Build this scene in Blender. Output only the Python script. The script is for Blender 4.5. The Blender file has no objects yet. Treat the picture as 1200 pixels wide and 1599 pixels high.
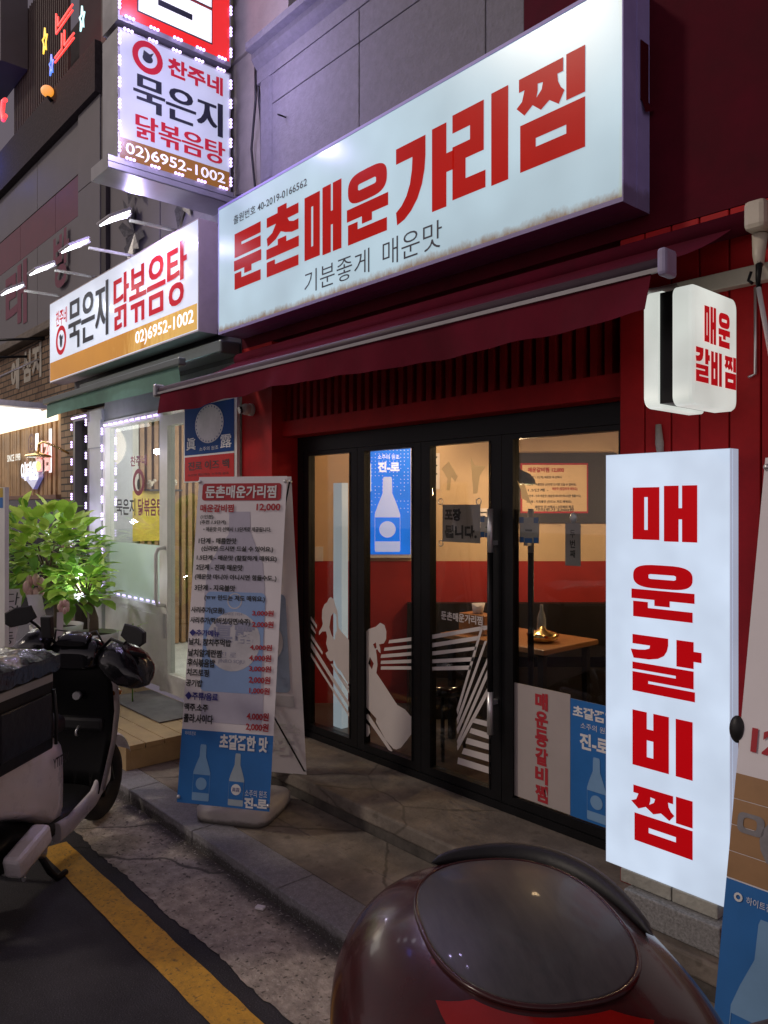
import bpy, bmesh, math, random
from mathutils import Vector, Matrix
from mathutils.geometry import tessellate_polygon
random.seed(7)
R = math.radians
SC = bpy.context.scene
COL = SC.collection

# ------------------------------------------------------------------ camera, sky, sun, exposure
cam = bpy.data.cameras.new('camera')
cam_o = bpy.data.objects.new('camera', cam); COL.objects.link(cam_o)
cam.sensor_fit = 'VERTICAL'; cam.sensor_height = 36.0
cam.lens = 36.0 * 1200.0 / 1599.0
cam.shift_y = -(799.5 - 790.0) / 1599.0
cam.clip_start = 0.05; cam.clip_end = 500
YAW = math.atan(1065 / 1200)
cam_o.location = (0, -3.25, 1.86)
cam_o.rotation_euler = (R(90), 0, R(90) - YAW)
SC.camera = cam_o

w = bpy.data.worlds.new('World'); SC.world = w; w.use_nodes = True
nt = w.node_tree; bg = nt.nodes['Background']
tc = nt.nodes.new('ShaderNodeTexCoord'); sx = nt.nodes.new('ShaderNodeSeparateXYZ')
nt.links.new(tc.outputs['Generated'], sx.inputs[0])
# night sky over a shopping street: the open side of the street (-y) glows with other shops' signs, the zenith is dark
my = nt.nodes.new('ShaderNodeMapRange'); my.inputs[1].default_value = .3; my.inputs[2].default_value = -1.0; nt.links.new(sx.outputs['Y'], my.inputs[0])
az = nt.nodes.new('ShaderNodeMath'); az.operation = 'ABSOLUTE'; nt.links.new(sx.outputs['Z'], az.inputs[0])
mz = nt.nodes.new('ShaderNodeMapRange'); mz.inputs[1].default_value = .75; mz.inputs[2].default_value = .05; nt.links.new(az.outputs[0], mz.inputs[0])
ml = nt.nodes.new('ShaderNodeMath'); ml.operation = 'MULTIPLY'; nt.links.new(my.outputs[0], ml.inputs[0]); nt.links.new(mz.outputs[0], ml.inputs[1])
cr = nt.nodes.new('ShaderNodeValToRGB'); nt.links.new(ml.outputs[0], cr.inputs[0])
cr.color_ramp.elements[0].position = 0.0; cr.color_ramp.elements[0].color = (0.090, 0.076, 0.092, 1)
cr.color_ramp.elements[1].position = 1.0; cr.color_ramp.elements[1].color = (0.50, 0.42, 0.43, 1)
nt.links.new(cr.outputs[0], bg.inputs[0]); bg.inputs[1].default_value = 1.35

sun = bpy.data.lights.new('sun', 'SUN'); sun.energy = 0.75; sun.angle = R(6); sun.color = (1, .86, .72)
sun_o = bpy.data.objects.new('sun', sun); COL.objects.link(sun_o)
sun_o.rotation_euler = Vector((0.55, 0.72, -0.62)).to_track_quat('-Z', 'Y').to_euler()
sun_o.location = (0, -6, 8)

SC.view_settings.view_transform = 'Standard'; SC.view_settings.look = 'None'
SC.view_settings.exposure = 0.0; SC.view_settings.gamma = 1.0
SC.render.engine = 'CYCLES'
SC.cycles.use_denoising = True
SC.cycles.max_bounces = 8; SC.cycles.transparent_max_bounces = 16
SC.cycles.sample_clamp_indirect = 3.0; SC.cycles.caustics_reflective = False; SC.cycles.caustics_refractive = False

# ------------------------------------------------------------------ materials
def c4(c): return (c[0], c[1], c[2], 1)
def pm(name, col, rough=.55, metal=0., var=.18, scale=6., bump=0., bscale=80., coat=0., emit=None, es=0., spec=.5, rvar=.15, alpha=None, trans=0.):
    m = bpy.data.materials.new(name); m.use_nodes = True; n = m.node_tree
    b = n.nodes['Principled BSDF']
    t = n.nodes.new('ShaderNodeTexCoord')
    no = n.nodes.new('ShaderNodeTexNoise'); no.inputs['Scale'].default_value = scale; no.inputs['Detail'].default_value = 6; no.inputs['Roughness'].default_value = .65
    n.links.new(t.outputs['Object'], no.inputs['Vector'])
    mr = n.nodes.new('ShaderNodeMapRange'); mr.inputs[1].default_value = .3; mr.inputs[2].default_value = .7
    n.links.new(no.outputs['Fac'], mr.inputs[0])
    mx = n.nodes.new('ShaderNodeMix'); mx.data_type = 'RGBA'
    mx.inputs['A'].default_value = c4([x * (1 - var) for x in col]); mx.inputs['B'].default_value = c4([min(1, x * (1 + var)) for x in col])
    n.links.new(mr.outputs[0], mx.inputs['Factor']); n.links.new(mx.outputs['Result'], b.inputs['Base Color'])
    b.inputs['Metallic'].default_value = metal
    rr = n.nodes.new('ShaderNodeMapRange'); rr.inputs[3].default_value = max(.02, rough * (1 - rvar)); rr.inputs[4].default_value = min(1, rough * (1 + rvar))
    n.links.new(no.outputs['Fac'], rr.inputs[0]); n.links.new(rr.outputs[0], b.inputs['Roughness'])
    b.inputs['Specular IOR Level'].default_value = spec
    b.inputs['Coat Weight'].default_value = coat; b.inputs['Coat Roughness'].default_value = .06
    if trans: b.inputs['Transmission Weight'].default_value = trans
    if bump:
        n2 = n.nodes.new('ShaderNodeTexNoise'); n2.inputs['Scale'].default_value = bscale; n2.inputs['Detail'].default_value = 5
        n.links.new(t.outputs['Object'], n2.inputs['Vector'])
        bp = n.nodes.new('ShaderNodeBump'); bp.inputs['Strength'].default_value = bump; bp.inputs['Distance'].default_value = .01
        n.links.new(n2.outputs['Fac'], bp.inputs['Height']); n.links.new(bp.outputs[0], b.inputs['Normal'])
    if emit:
        b.inputs['Emission Color'].default_value = c4(emit); b.inputs['Emission Strength'].default_value = es
    m['_mix'] = mx.name
    return m

def glow(name, col, es, base=None, rough=.25, var=.12, scale=2.5, coat=0., spec=.5):
    """translucent backlit plastic: emission slightly uneven, as over fluorescent tubes"""
    m = pm(name, base or [min(.85, x * 1.2) for x in col], rough, var=.03, emit=col, es=es, coat=coat, spec=.08 if 'letters' in name else spec)
    n = m.node_tree; b = n.nodes['Principled BSDF']
    t = n.nodes.new('ShaderNodeTexCoord'); no = n.nodes.new('ShaderNodeTexNoise'); no.inputs['Scale'].default_value = scale; no.inputs['Detail'].default_value = 2
    n.links.new(t.outputs['Object'], no.inputs['Vector'])
    mr = n.nodes.new('ShaderNodeMapRange'); mr.inputs[1].default_value = .3; mr.inputs[2].default_value = .7
    mr.inputs[3].default_value = es * (1 - var); mr.inputs[4].default_value = es * (1 + var)
    n.links.new(no.outputs['Fac'], mr.inputs[0]); n.links.new(mr.outputs[0], b.inputs['Emission Strength'])
    return m

def lamp_mat(name, col, es):
    m = bpy.data.materials.new(name); m.use_nodes = True; b = m.node_tree.nodes['Principled BSDF']
    b.inputs['Base Color'].default_value = (.8, .8, .8, 1); b.inputs['Emission Color'].default_value = c4(col); b.inputs['Emission Strength'].default_value = es
    return m

def glass_mat(name, tint=(.9, .92, .92), refl=1.0):
    m = bpy.data.materials.new(name); m.use_nodes = True; n = m.node_tree; n.nodes.clear()
    out = n.nodes.new('ShaderNodeOutputMaterial'); mx = n.nodes.new('ShaderNodeMixShader'); tr = n.nodes.new('ShaderNodeBsdfTransparent'); gl = n.nodes.new('ShaderNodeBsdfGlossy')
    lw = n.nodes.new('ShaderNodeLayerWeight'); lw.inputs[0].default_value = .5
    pw = n.nodes.new('ShaderNodeMath'); pw.operation = 'POWER'; pw.inputs[1].default_value = 5; n.links.new(lw.outputs['Facing'], pw.inputs[0])
    fr = n.nodes.new('ShaderNodeMath'); fr.operation = 'MULTIPLY_ADD'; fr.inputs[1].default_value = .95; fr.inputs[2].default_value = .03; n.links.new(pw.outputs[0], fr.inputs[0])
    tr.inputs[0].default_value = c4(tint); gl.inputs['Roughness'].default_value = .015; gl.inputs['Color'].default_value = (refl, refl, refl, 1)
    n.links.new(fr.outputs[0], mx.inputs[0]); n.links.new(tr.outputs[0], mx.inputs[1]); n.links.new(gl.outputs[0], mx.inputs[2]); n.links.new(mx.outputs[0], out.inputs[0])
    return m

def translucent_mat(name, col, tr=.5):
    m = pm(name, col, .6, var=.05); n = m.node_tree; b = n.nodes['Principled BSDF']; out = [x for x in n.nodes if x.type == 'OUTPUT_MATERIAL'][0]
    tl = n.nodes.new('ShaderNodeBsdfTranslucent'); tl.inputs[0].default_value = c4(col); mx = n.nodes.new('ShaderNodeMixShader'); mx.inputs[0].default_value = tr
    n.links.new(b.outputs[0], mx.inputs[1]); n.links.new(tl.outputs[0], mx.inputs[2]); n.links.new(mx.outputs[0], out.inputs[0])
    return m

def stain_or_shade(m, axis, lo, hi, col, amount=.8, scale=14., stretch=(1, 1, 1), kill_emit=True, thr=(.42, .6)):
    """rust or dirt, at the kerb also painted-in shade, with a ragged edge between lo and hi along one axis"""
    n = m.node_tree; b = n.nodes['Principled BSDF']
    t = n.nodes.new('ShaderNodeTexCoord'); sp = n.nodes.new('ShaderNodeSeparateXYZ'); n.links.new(t.outputs['Object'], sp.inputs[0])
    g = n.nodes.new('ShaderNodeMapRange'); g.inputs[1].default_value = lo; g.inputs[2].default_value = hi
    n.links.new(sp.outputs['XYZ'.index(axis)], g.inputs[0])
    mp = n.nodes.new('ShaderNodeMapping'); mp.inputs['Scale'].default_value = stretch; n.links.new(t.outputs['Object'], mp.inputs[0])
    no = n.nodes.new('ShaderNodeTexNoise'); no.inputs['Scale'].default_value = scale; no.inputs['Detail'].default_value = 8; no.inputs['Roughness'].default_value = .7
    n.links.new(mp.outputs[0], no.inputs['Vector'])
    ad = n.nodes.new('ShaderNodeMath'); ad.operation = 'MULTIPLY_ADD'; ad.inputs[1].default_value = .55; n.links.new(no.outputs['Fac'], ad.inputs[0]); 
    sb = n.nodes.new('ShaderNodeMath'); sb.operation = 'MULTIPLY'; sb.inputs[1].default_value = .55; n.links.new(g.outputs[0], sb.inputs[0]); n.links.new(sb.outputs[0], ad.inputs[2])
    st = n.nodes.new('ShaderNodeMapRange'); st.inputs[1].default_value = thr[0]; st.inputs[2].default_value = thr[1]; st.inputs[4].default_value = amount; n.links.new(ad.outputs[0], st.inputs[0])
    src = b.inputs['Base Color'].links[0].from_socket
    mx = n.nodes.new('ShaderNodeMix'); mx.data_type = 'RGBA'; n.links.new(st.outputs[0], mx.inputs['Factor']); n.links.new(src, mx.inputs['A']); mx.inputs['B'].default_value = c4(col)
    n.links.new(mx.outputs['Result'], b.inputs['Base Color'])
    if b.inputs['Emission Color'].links or b.inputs['Emission Strength'].default_value > 0 or b.inputs['Emission Strength'].links:
        e = n.nodes.new('ShaderNodeMix'); e.data_type = 'RGBA'; n.links.new(st.outputs[0], e.inputs['Factor'])
        if b.inputs['Emission Color'].links: n.links.new(b.inputs['Emission Color'].links[0].from_socket, e.inputs['A'])
        else: e.inputs['A'].default_value = b.inputs['Emission Color'].default_value
        e.inputs['B'].default_value = c4(col); n.links.new(e.outputs['Result'], b.inputs['Emission Color'])
    return m

def speckle(m, col, scale, thr, amount=.7):
    n = m.node_tree; b = n.nodes['Principled BSDF']; t = n.nodes.new('ShaderNodeTexCoord'); no = n.nodes.new('ShaderNodeTexNoise'); no.inputs['Scale'].default_value = scale; no.inputs['Detail'].default_value = 2
    n.links.new(t.outputs['Object'], no.inputs['Vector']); st = n.nodes.new('ShaderNodeMapRange'); st.inputs[1].default_value = thr; st.inputs[2].default_value = thr + .06; st.inputs[4].default_value = amount; n.links.new(no.outputs['Fac'], st.inputs[0])
    mx = n.nodes.new('ShaderNodeMix'); mx.data_type = 'RGBA'; n.links.new(st.outputs[0], mx.inputs['Factor']); n.links.new(b.inputs['Base Color'].links[0].from_socket, mx.inputs['A']); mx.inputs['B'].default_value = c4(col); n.links.new(mx.outputs['Result'], b.inputs['Base Color']); return m
def cracks(m, col, scale, width=.012, warp=.25):
    n = m.node_tree; b = n.nodes['Principled BSDF']; t = n.nodes.new('ShaderNodeTexCoord'); no = n.nodes.new('ShaderNodeTexNoise'); no.inputs['Scale'].default_value = 3.5; no.inputs['Detail'].default_value = 6
    n.links.new(t.outputs['Object'], no.inputs['Vector']); ad = n.nodes.new('ShaderNodeVectorMath'); ad.operation = 'MULTIPLY_ADD'; ad.inputs[1].default_value = (warp,) * 3; n.links.new(no.outputs['Color'], ad.inputs[0]); n.links.new(t.outputs['Object'], ad.inputs[2])
    v = n.nodes.new('ShaderNodeTexVoronoi'); v.feature = 'DISTANCE_TO_EDGE'; v.inputs['Scale'].default_value = scale; n.links.new(ad.outputs[0], v.inputs['Vector'])
    st = n.nodes.new('ShaderNodeMapRange'); st.inputs[1].default_value = width; st.inputs[2].default_value = width * .3; st.inputs[4].default_value = .85; n.links.new(v.outputs['Distance'], st.inputs[0])
    mx = n.nodes.new('ShaderNodeMix'); mx.data_type = 'RGBA'; n.links.new(st.outputs[0], mx.inputs['Factor']); n.links.new(b.inputs['Base Color'].links[0].from_socket, mx.inputs['A']); mx.inputs['B'].default_value = c4(col); n.links.new(mx.outputs['Result'], b.inputs['Base Color']); return m
M = {}
M['black_metal'] = pm('black powder coated metal', (.007, .007, .008), .42, var=.3, spec=.22, bump=.03, bscale=200)
M['black_plastic'] = pm('black plastic', (.012, .012, .013), .5, var=.3, bump=.08, bscale=120)
M['gloss_black'] = pm('glossy black plastic', (.008, .008, .01), .12, var=.2, coat=.6)
M['steel'] = pm('brushed steel', (.70, .70, .70), .32, .75, var=.1)
M['alu'] = pm('grey aluminium', (.42, .42, .43), .4, .8, var=.12, scale=20)
M['white_frame'] = stain_or_shade(pm('white painted frame', (.80, .80, .75), .45, var=.08), 'Z', .6, .2, (.28, .26, .22), .45, 9)
M['white_paint'] = pm('white paint', (.72, .72, .70), .35, var=.06)
M['red_wall'] = stain_or_shade(pm('red painted boards', (.42, .012, .014), .6, spec=.2, var=.22, scale=5, bump=.05, bscale=60), 'Z', .6, .2, (.05, .02, .02), .6, 10)
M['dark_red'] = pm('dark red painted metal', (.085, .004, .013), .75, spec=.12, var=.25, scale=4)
M['awning'] = pm('maroon awning canvas', (.105, .006, .020), .9, spec=.1, var=.22, scale=3, bump=.1, bscale=400)
M['awning_valance'] = pm('maroon awning canvas valance', (.125, .009, .022), .9, spec=.1, var=.25, scale=2.5, bump=.1, bscale=400)
stain_or_shade(M['awning'], 'X', -9, 5, (.05, .012, .018), .6, 3, (1, 1, .2), thr=(.50, .70)); stain_or_shade(M['awning_valance'], 'X', -9, 5, (.07, .016, .022), .6, 4, (1, 1, .3), thr=(.50, .70))
M['green_canvas'] = pm('green awning canvas', (.16, .32, .26), .8, var=.2, scale=3, bump=.1, bscale=400)
M['beige_metal'] = pm('beige metal', (.52, .47, .38), .45, var=.12)
M['glass'] = glass_mat('door glass', (.80, .82, .82))
M['shop_glass'] = glass_mat('clear shop glass', (.9, .93, .93))
M['vinyl'] = pm('off white vinyl decal', (.62, .57, .55), .55, var=.04)
M['rubber'] = pm('tyre rubber', (.014, .014, .014), .75, var=.2, bump=.1)
M['ink_black'] = pm('black ink', (.02, .02, .022), .6, var=.05)
M['ink_red'] = pm('red ink', (.42, .018, .03), .6, var=.05)
M['ink_blue'] = pm('blue ink', (.03, .03, .22), .6, var=.05)
M['ink_white'] = pm('white ink', (.75, .75, .75), .6, var=.03)
M['paper'] = pm('white banner cloth', (.80, .76, .78), .6, var=.06, scale=3, bump=.04, bscale=8)
M['poster_blue'] = pm('blue poster print', (.02, .16, .48), .45, var=.08)
M['pale_blue'] = pm('pale blue print', (.20, .38, .62), .5, var=.08)
M['lilac'] = pm('faint grey lilac print', (.50, .48, .58), .6, var=.08)
M['label_blue'] = pm('washed blue print', (.26, .40, .68), .6, var=.06)

# ------------------------------------------------------------------ geometry helpers
class MB:
    def __init__(s): s.bm = bmesh.new()
    def face(s, pts, mi=0):
        try:
            f = s.bm.faces.new([s.bm.verts.new(Vector(p)) for p in pts]); f.material_index = mi; return f
        except Exception: return None
    def box(s, x0, x1, y0, y1, z0, z1, mi=0, mat=None, bevel=0):
        r = bmesh.ops.create_cube(s.bm, size=1)
        T = Matrix.Translation(((x0 + x1) / 2, (y0 + y1) / 2, (z0 + z1) / 2)) @ Matrix.Diagonal((abs(x1 - x0), abs(y1 - y0), abs(z1 - z0), 1))
        bmesh.ops.transform(s.bm, matrix=T, verts=r['verts'])
        vs = r['verts']
        if bevel:
            es = list({e for v in vs for e in v.link_edges})
            rr = bmesh.ops.bevel(s.bm, geom=es, offset=bevel, segments=2, affect='EDGES', profile=.5)
            vs = list({v for f in rr['faces'] for v in f.verts} | {v for v in vs if v.is_valid})
        if mat is not None: bmesh.ops.transform(s.bm, matrix=mat, verts=vs)
        for f in {f for v in vs for f in v.link_faces}: f.material_index = mi
        return s
    def tube(s, pts, rad, seg=10, mi=0, cap=True, closed=False):
        pts = [Vector(p) for p in pts]; n = len(pts)
        rs = rad if isinstance(rad, (list, tuple)) else [rad] * n
        rings = []; prev = None
        for i, p in enumerate(pts):
            if closed: d = pts[(i + 1) % n] - pts[i - 1]
            else: d = pts[min(i + 1, n - 1)] - pts[max(i - 1, 0)]
            d.normalize()
            u = prev if prev is not None else (Vector((0, 0, 1)) if abs(d.z) < .9 else Vector((1, 0, 0)))
            u = (u - d * u.dot(d)); u.normalize(); prev = u; v = d.cross(u)
            rings.append([s.bm.verts.new(p + (u * math.cos(a) + v * math.sin(a)) * rs[i]) for a in [2 * math.pi * k / seg for k in range(seg)]])
        m = n if closed else n - 1
        for i in range(m):
            a, b = rings[i], rings[(i + 1) % n]
            for k in range(seg):
                f = s.bm.faces.new((a[k], a[(k + 1) % seg], b[(k + 1) % seg], b[k])); f.smooth = True; f.material_index = mi
        if cap and not closed:
            for rg in (rings[0][::-1], rings[-1]):
                f = s.bm.faces.new(rg); f.material_index = mi
        return s
    def loft(s, rings, mi=0, cap=True, closed=True, smooth=True):
        vr = [[s.bm.verts.new(Vector(p)) for p in r] for r in rings]
        for a, b in zip(vr, vr[1:]):
            k = len(a)
            for i in range(k if closed else k - 1):
                f = s.bm.faces.new((a[i], a[(i + 1) % k], b[(i + 1) % k], b[i])); f.smooth = smooth; f.material_index = mi
        if cap:
            for rg in (vr[0][::-1], vr[-1]):
                f = s.bm.faces.new(rg); f.material_index = mi
        return s
    def ell(s, c, r, seg=20, rings=12, e1=1., e2=1., mi=0, mat=None, z0=-1., z1=1.):
        """superellipsoid"""
        def pw(x, e): return math.copysign(abs(x) ** e, x)
        rg = []
        for j in range(rings + 1):
            ph = math.asin(z0) + (math.asin(z1) - math.asin(z0)) * j / rings
            rg.append([Vector((r[0] * pw(math.cos(ph), e1) * pw(math.cos(2 * math.pi * k / seg), e2), r[1] * pw(math.cos(ph), e1) * pw(math.sin(2 * math.pi * k / seg), e2), r[2] * pw(math.sin(ph), e1))) for k in range(seg)])
        rg = [[(mat @ p if mat else p) + Vector(c) for p in q] for q in rg]
        return s.loft(rg, mi)
    def poly(s, loops, fr, d=0., mi=0, thick=0.):
        """flat polygon(s) with holes drawn in a frame (origin, ux, uz, normal)"""
        L = [[Vector((a, b, 0)) for a, b in lp] for lp in loops]
        P = lambda a, b, dd: fr.P(a, b, dd)
        tris = tessellate_polygon(L); flat = [p for lp in L for p in lp]
        vs = [s.bm.verts.new(P(p.x, p.y, d)) for p in flat]
        nrm = fr.n
        for t in tris:
            try:
                f = s.bm.faces.new([vs[i] for i in t]); f.normal_update(); f.material_index = mi
                if f.normal.dot(nrm) < 0: f.normal_flip()
            except Exception: pass
        if thick:
            for lp in L:
                k = len(lp)
                a = [s.bm.verts.new(P(p.x, p.y, d)) for p in lp]; b = [s.bm.verts.new(P(p.x, p.y, d - thick)) for p in lp]
                for i in range(k):
                    f = s.bm.faces.new((a[i], a[(i + 1) % k], b[(i + 1) % k], b[i])); f.material_index = mi
        return s
    def rect(s, x0, z0, x1, z1, fr, d=0., mi=0): return s.poly([[(x0, z0), (x1, z0), (x1, z1), (x0, z1)]], fr, d, mi)
    def disc(s, x, z, r, fr, d=0., mi=0, inner=0, seg=28, rz=None):
        q = rz or r
        lp = [[(x + r * math.cos(2 * math.pi * k / seg), z + q * math.sin(2 * math.pi * k / seg)) for k in range(seg)]]
        if inner: lp.append([(x + r * inner * math.cos(2 * math.pi * k / seg), z + q * inner * math.sin(2 * math.pi * k / seg)) for k in range(seg)])
        return s.poly(lp, fr, d, mi)
    def text(s, body, x0, z0, x1, z1, fr, d=0., bold=0., mi=0, mirror=False, res=3):
        c = bpy.data.curves.new('txt', 'FONT'); c.body = body; c.offset = bold; c.resolution_u = res
        o = bpy.data.objects.new('txt', c); me = bpy.data.meshes.new_from_object(o)
        if len(me.vertices):
            X = [v.co.x for v in me.vertices]; Y = [v.co.y for v in me.vertices]
            ax, bx, ay, by = min(X), max(X), min(Y), max(Y)
            sx = (x1 - x0) / max(1e-6, bx - ax); sy = (z1 - z0) / max(1e-6, by - ay)
            vs = []
            for v in me.vertices:
                px = (v.co.x - ax) * sx
                px = x1 - px if mirror else x0 + px
                vs.append(s.bm.verts.new(fr.P(px, z0 + (v.co.y - ay) * sy, d)))
            for p in me.polygons:
                try:
                    f = s.bm.faces.new([vs[i] for i in p.vertices]); f.material_index = mi
                except Exception: pass
        bpy.data.objects.remove(o); bpy.data.curves.remove(c); bpy.data.meshes.remove(me)
        return s
    def glyphs(s, word, boxes, fr, d=0., mi=0):
        for ch, (x0, z0, x1, z1) in zip(word, boxes):
            for loops in GL[ch]:
                s.poly([[(x0 + a * (x1 - x0), z1 - b * (z1 - z0)) for a, b in lp] for lp in loops], fr, d, mi)
        return s
    def build(s, name, mats, parent=None, smooth=False, fixn=True):
        if fixn: bmesh.ops.recalc_face_normals(s.bm, faces=[f for f in s.bm.faces])
        me = bpy.data.meshes.new(name); s.bm.to_mesh(me); s.bm.free()
        if smooth:
            for p in me.polygons: p.use_smooth = True
        for m in (mats if isinstance(mats, (list, tuple)) else [mats]): me.materials.append(m)
        o = bpy.data.objects.new(name, me); COL.objects.link(o)
        if parent is not None:
            o.parent = parent
            if parent.type == 'EMPTY' and not parent.get('local'):
                o.matrix_parent_inverse = Matrix.Translation(parent.location).inverted()
        return o

def crumple(b, amp, fq):
    from mathutils import noise
    bmesh.ops.subdivide_edges(b.bm, edges=b.bm.edges[:], cuts=1, use_grid_fill=True)
    for v in b.bm.verts:
        n_ = noise.noise_vector(v.co * fq); v.co += Vector(n_) * amp
def heavy(b, body, x0, z0, x1, z1, fr, dx):
    for k in (-1, 0, 1): b.text(body, x0 + dx + dx * k, z0, x1 - dx + dx * k, z1, fr, .004 + .0008 * (k + 1), .006)
class Fr:
    def __init__(s, o, ux, uz, n): s.o, s.ux, s.uz, s.n = Vector(o), Vector(ux), Vector(uz), Vector(n)
    def P(s, a, b, d=0.): return s.o + s.ux * a + s.uz * b + s.n * d
def FY(y): return Fr((0, y, 0), (1, 0, 0), (0, 0, 1), (0, -1, 0))       # wall facing the street, drawn in world x, z
def FX(x): return Fr((x, 0, 0), (0, 1, 0), (0, 0, 1), (1, 0, 0))        # face towards +x, drawn in world y, z
def FZ(z): return Fr((0, 0, z), (1, 0, 0), (0, 1, 0), (0, 0, 1))

def thing(name, label, cat, loc=(0, 0, 0), rz=None, group=None):
    o = bpy.data.objects.new(name, None); COL.objects.link(o); o.location = loc; o.empty_display_size = .2
    if rz is not None: o.rotation_euler = (0, 0, rz); o['local'] = 1          # parts drawn in the thing's own axes
    o['label'] = label; o['category'] = cat
    if group: o['group'] = group
    return o
def tag(o, label, cat, group=None):
    o['label'] = label; o['category'] = cat
    if group: o['group'] = group
    return o
def struct(o): o['kind'] = 'structure'; return o
def light(name, kind, loc, energy, col, parent, size=.1, spot=None, target=None):
    l = bpy.data.lights.new(name, kind); l.energy = energy; l.color = col
    if kind in ('POINT', 'SPOT'): l.shadow_soft_size = size
    if kind == 'SPOT': l.spot_size = spot or R(90); l.spot_blend = .6
    o = bpy.data.objects.new(name, l); COL.objects.link(o); o.location = loc
    if target is not None: o.rotation_euler = (Vector(target) - Vector(loc)).to_track_quat('-Z', 'Y').to_euler()
    if parent is not None:
        o.parent = parent
        if not parent.get('local'): o.matrix_parent_inverse = Matrix.Translation(parent.location).inverted()
    return o

BOTTLE = [(-.16, 0), (.16, 0), (.17, .02), (.17, .5), (.13, .62), (.065, .78), (.06, .97), (.05, 1), (-.05, 1), (-.06, .97), (-.065, .78), (-.13, .62), (-.17, .5), (-.17, .02)]
def plain_bottle(x, z, h, fr, parent, mat, d=.0035):
    b = MB(); b.poly([[(x + a * h, z + c * h) for a, c in BOTTLE], [(x + a * h, z + c * h) for a, c in ((-.165, .14), (.165, .14), (.165, .46), (-.165, .46))]], fr, d); b.disc(x, z + .30 * h, .11 * h, fr, d); b.build('bottle_print', mat, parent, fixn=False)
# heavy condensed sign letters, drawn stroke by stroke in a unit box (x right, y down)
GL = {
 '둔': [[[(0,0),(1,0),(1,.19),(.27,.19),(.27,.24),(1,.24),(1,.43),(0,.43)]],
       [[(-.02,.48),(1.02,.48),(1.02,.665),(.66,.665),(.66,.77),(.38,.77),(.38,.665),(-.02,.665)]],
       [[(0,.71),(.27,.71),(.27,.82),(1,.82),(1,1),(0,1)]]],
 '촌': [[[(.35,0),(.64,0),(.64,.085),(1,.085),(1,.235),(.67,.235),(.72,.29),(.85,.32),(1,.315),(1,.47),(.8,.47),(.6,.43),(.46,.385),(.3,.47),(.03,.53),(0,.40),(.18,.35),(.3,.235),(0,.235),(0,.085),(.35,.085)]],
       [[(-.01,.57),(.36,.57),(.36,.485),(.63,.485),(.63,.57),(1.01,.57),(1.01,.725),(-.01,.725)]],
       [[(0,.77),(.27,.77),(.27,.845),(1,.845),(1,1),(0,1)]]],
 '매': [[[(0,.02),(.43,.02),(.43,.98),(0,.98)], [(.19,.2),(.245,.2),(.245,.8),(.19,.8)]],
       [[(.5,0),(.725,0),(.725,.4),(.775,.4),(.775,0),(1,0),(1,1),(.775,1),(.775,.6),(.725,.6),(.725,1),(.5,1)]]],
 '운': [[[(.5+.5*math.copysign(abs(math.cos(t))**.55, math.cos(t)), .22+.22*math.copysign(abs(math.sin(t))**.75, math.sin(t))) for t in [2*math.pi*k/40 for k in range(40)]], [(.27,.19),(.3,.175),(.7,.175),(.73,.19),(.73,.25),(.7,.265),(.3,.265),(.27,.25)]],
       [[(-.03,.475),(1.03,.475),(1.03,.655),(.63,.655),(.63,.765),(.37,.765),(.37,.655),(-.03,.655)]],
       [[(0,.705),(.26,.705),(.26,.815),(1,.815),(1,1),(0,1)]]],
 '가': [[[(0,0),(.53,0),(.53,.25),(.515,.42),(.47,.6),(.39,.76),(.28,.88),(.16,.96),(.02,1),(0,.83),(.1,.77),(.19,.67),(.255,.53),(.29,.36),(.3,.2),(0,.2)]],
       [[(.64,-.02),(.88,-.02),(.88,.36),(1,.36),(1,.59),(.88,.59),(.88,1.01),(.64,1.01)]]],
 '리': [[[(0,0),(.58,0),(.58,.56),(.25,.56),(.25,.79),(.61,.79),(.61,.985),(0,.985),(0,.37),(.33,.37),(.33,.21),(0,.21)]],
       [[(.71,-.02),(1,-.02),(1,1),(.71,1)]]],
 '찜': [[[(0,0),(.685,0),(.685,.14),(.6,.14),(.61,.22),(.65,.29),(.705,.34),(.62,.455),(.48,.37),(.35,.43),(.22,.34),(.09,.41),(-.04,.3),(.05,.25),(.09,.14),(0,.14)], [(.30,.14),(.38,.15),(.36,.22),(.28,.28),(.3,.21)]],
       [[(.73,-.01),(1,-.01),(1,.455),(.73,.455)]],
       [[(.02,.5),(1,.5),(1,1),(.02,1)], [(.27,.70),(.73,.70),(.73,.79),(.27,.79)]]],
 '갈': [[[(0,0),(.6,0),(.6,.12),(.58,.22),(.53,.31),(.43,.375),(.28,.41),(.02,.42),(-.03,.265),(.1,.262),(.22,.245),(.29,.215),(.3,.165),(0,.165)]],
       [[(.73,0),(1,0),(1,.16),(1.12,.16),(1.12,.33),(1,.33),(1,.45),(.73,.45)]],
       [[(0,.49),(1,.49),(1,.79),(.27,.79),(.27,.835),(1.02,.835),(1.02,1),(0,1),(0,.66),(.72,.66),(.72,.615),(0,.615)]]],
 '비': [[[(0,0),(.25,0),(.25,.3),(.36,.3),(.36,0),(.62,0),(.62,1),(0,1)], [(.25,.5),(.36,.5),(.36,.8),(.25,.8)]],
       [[(.73,0),(1,0),(1,1),(.73,1)]]],
}

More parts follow.
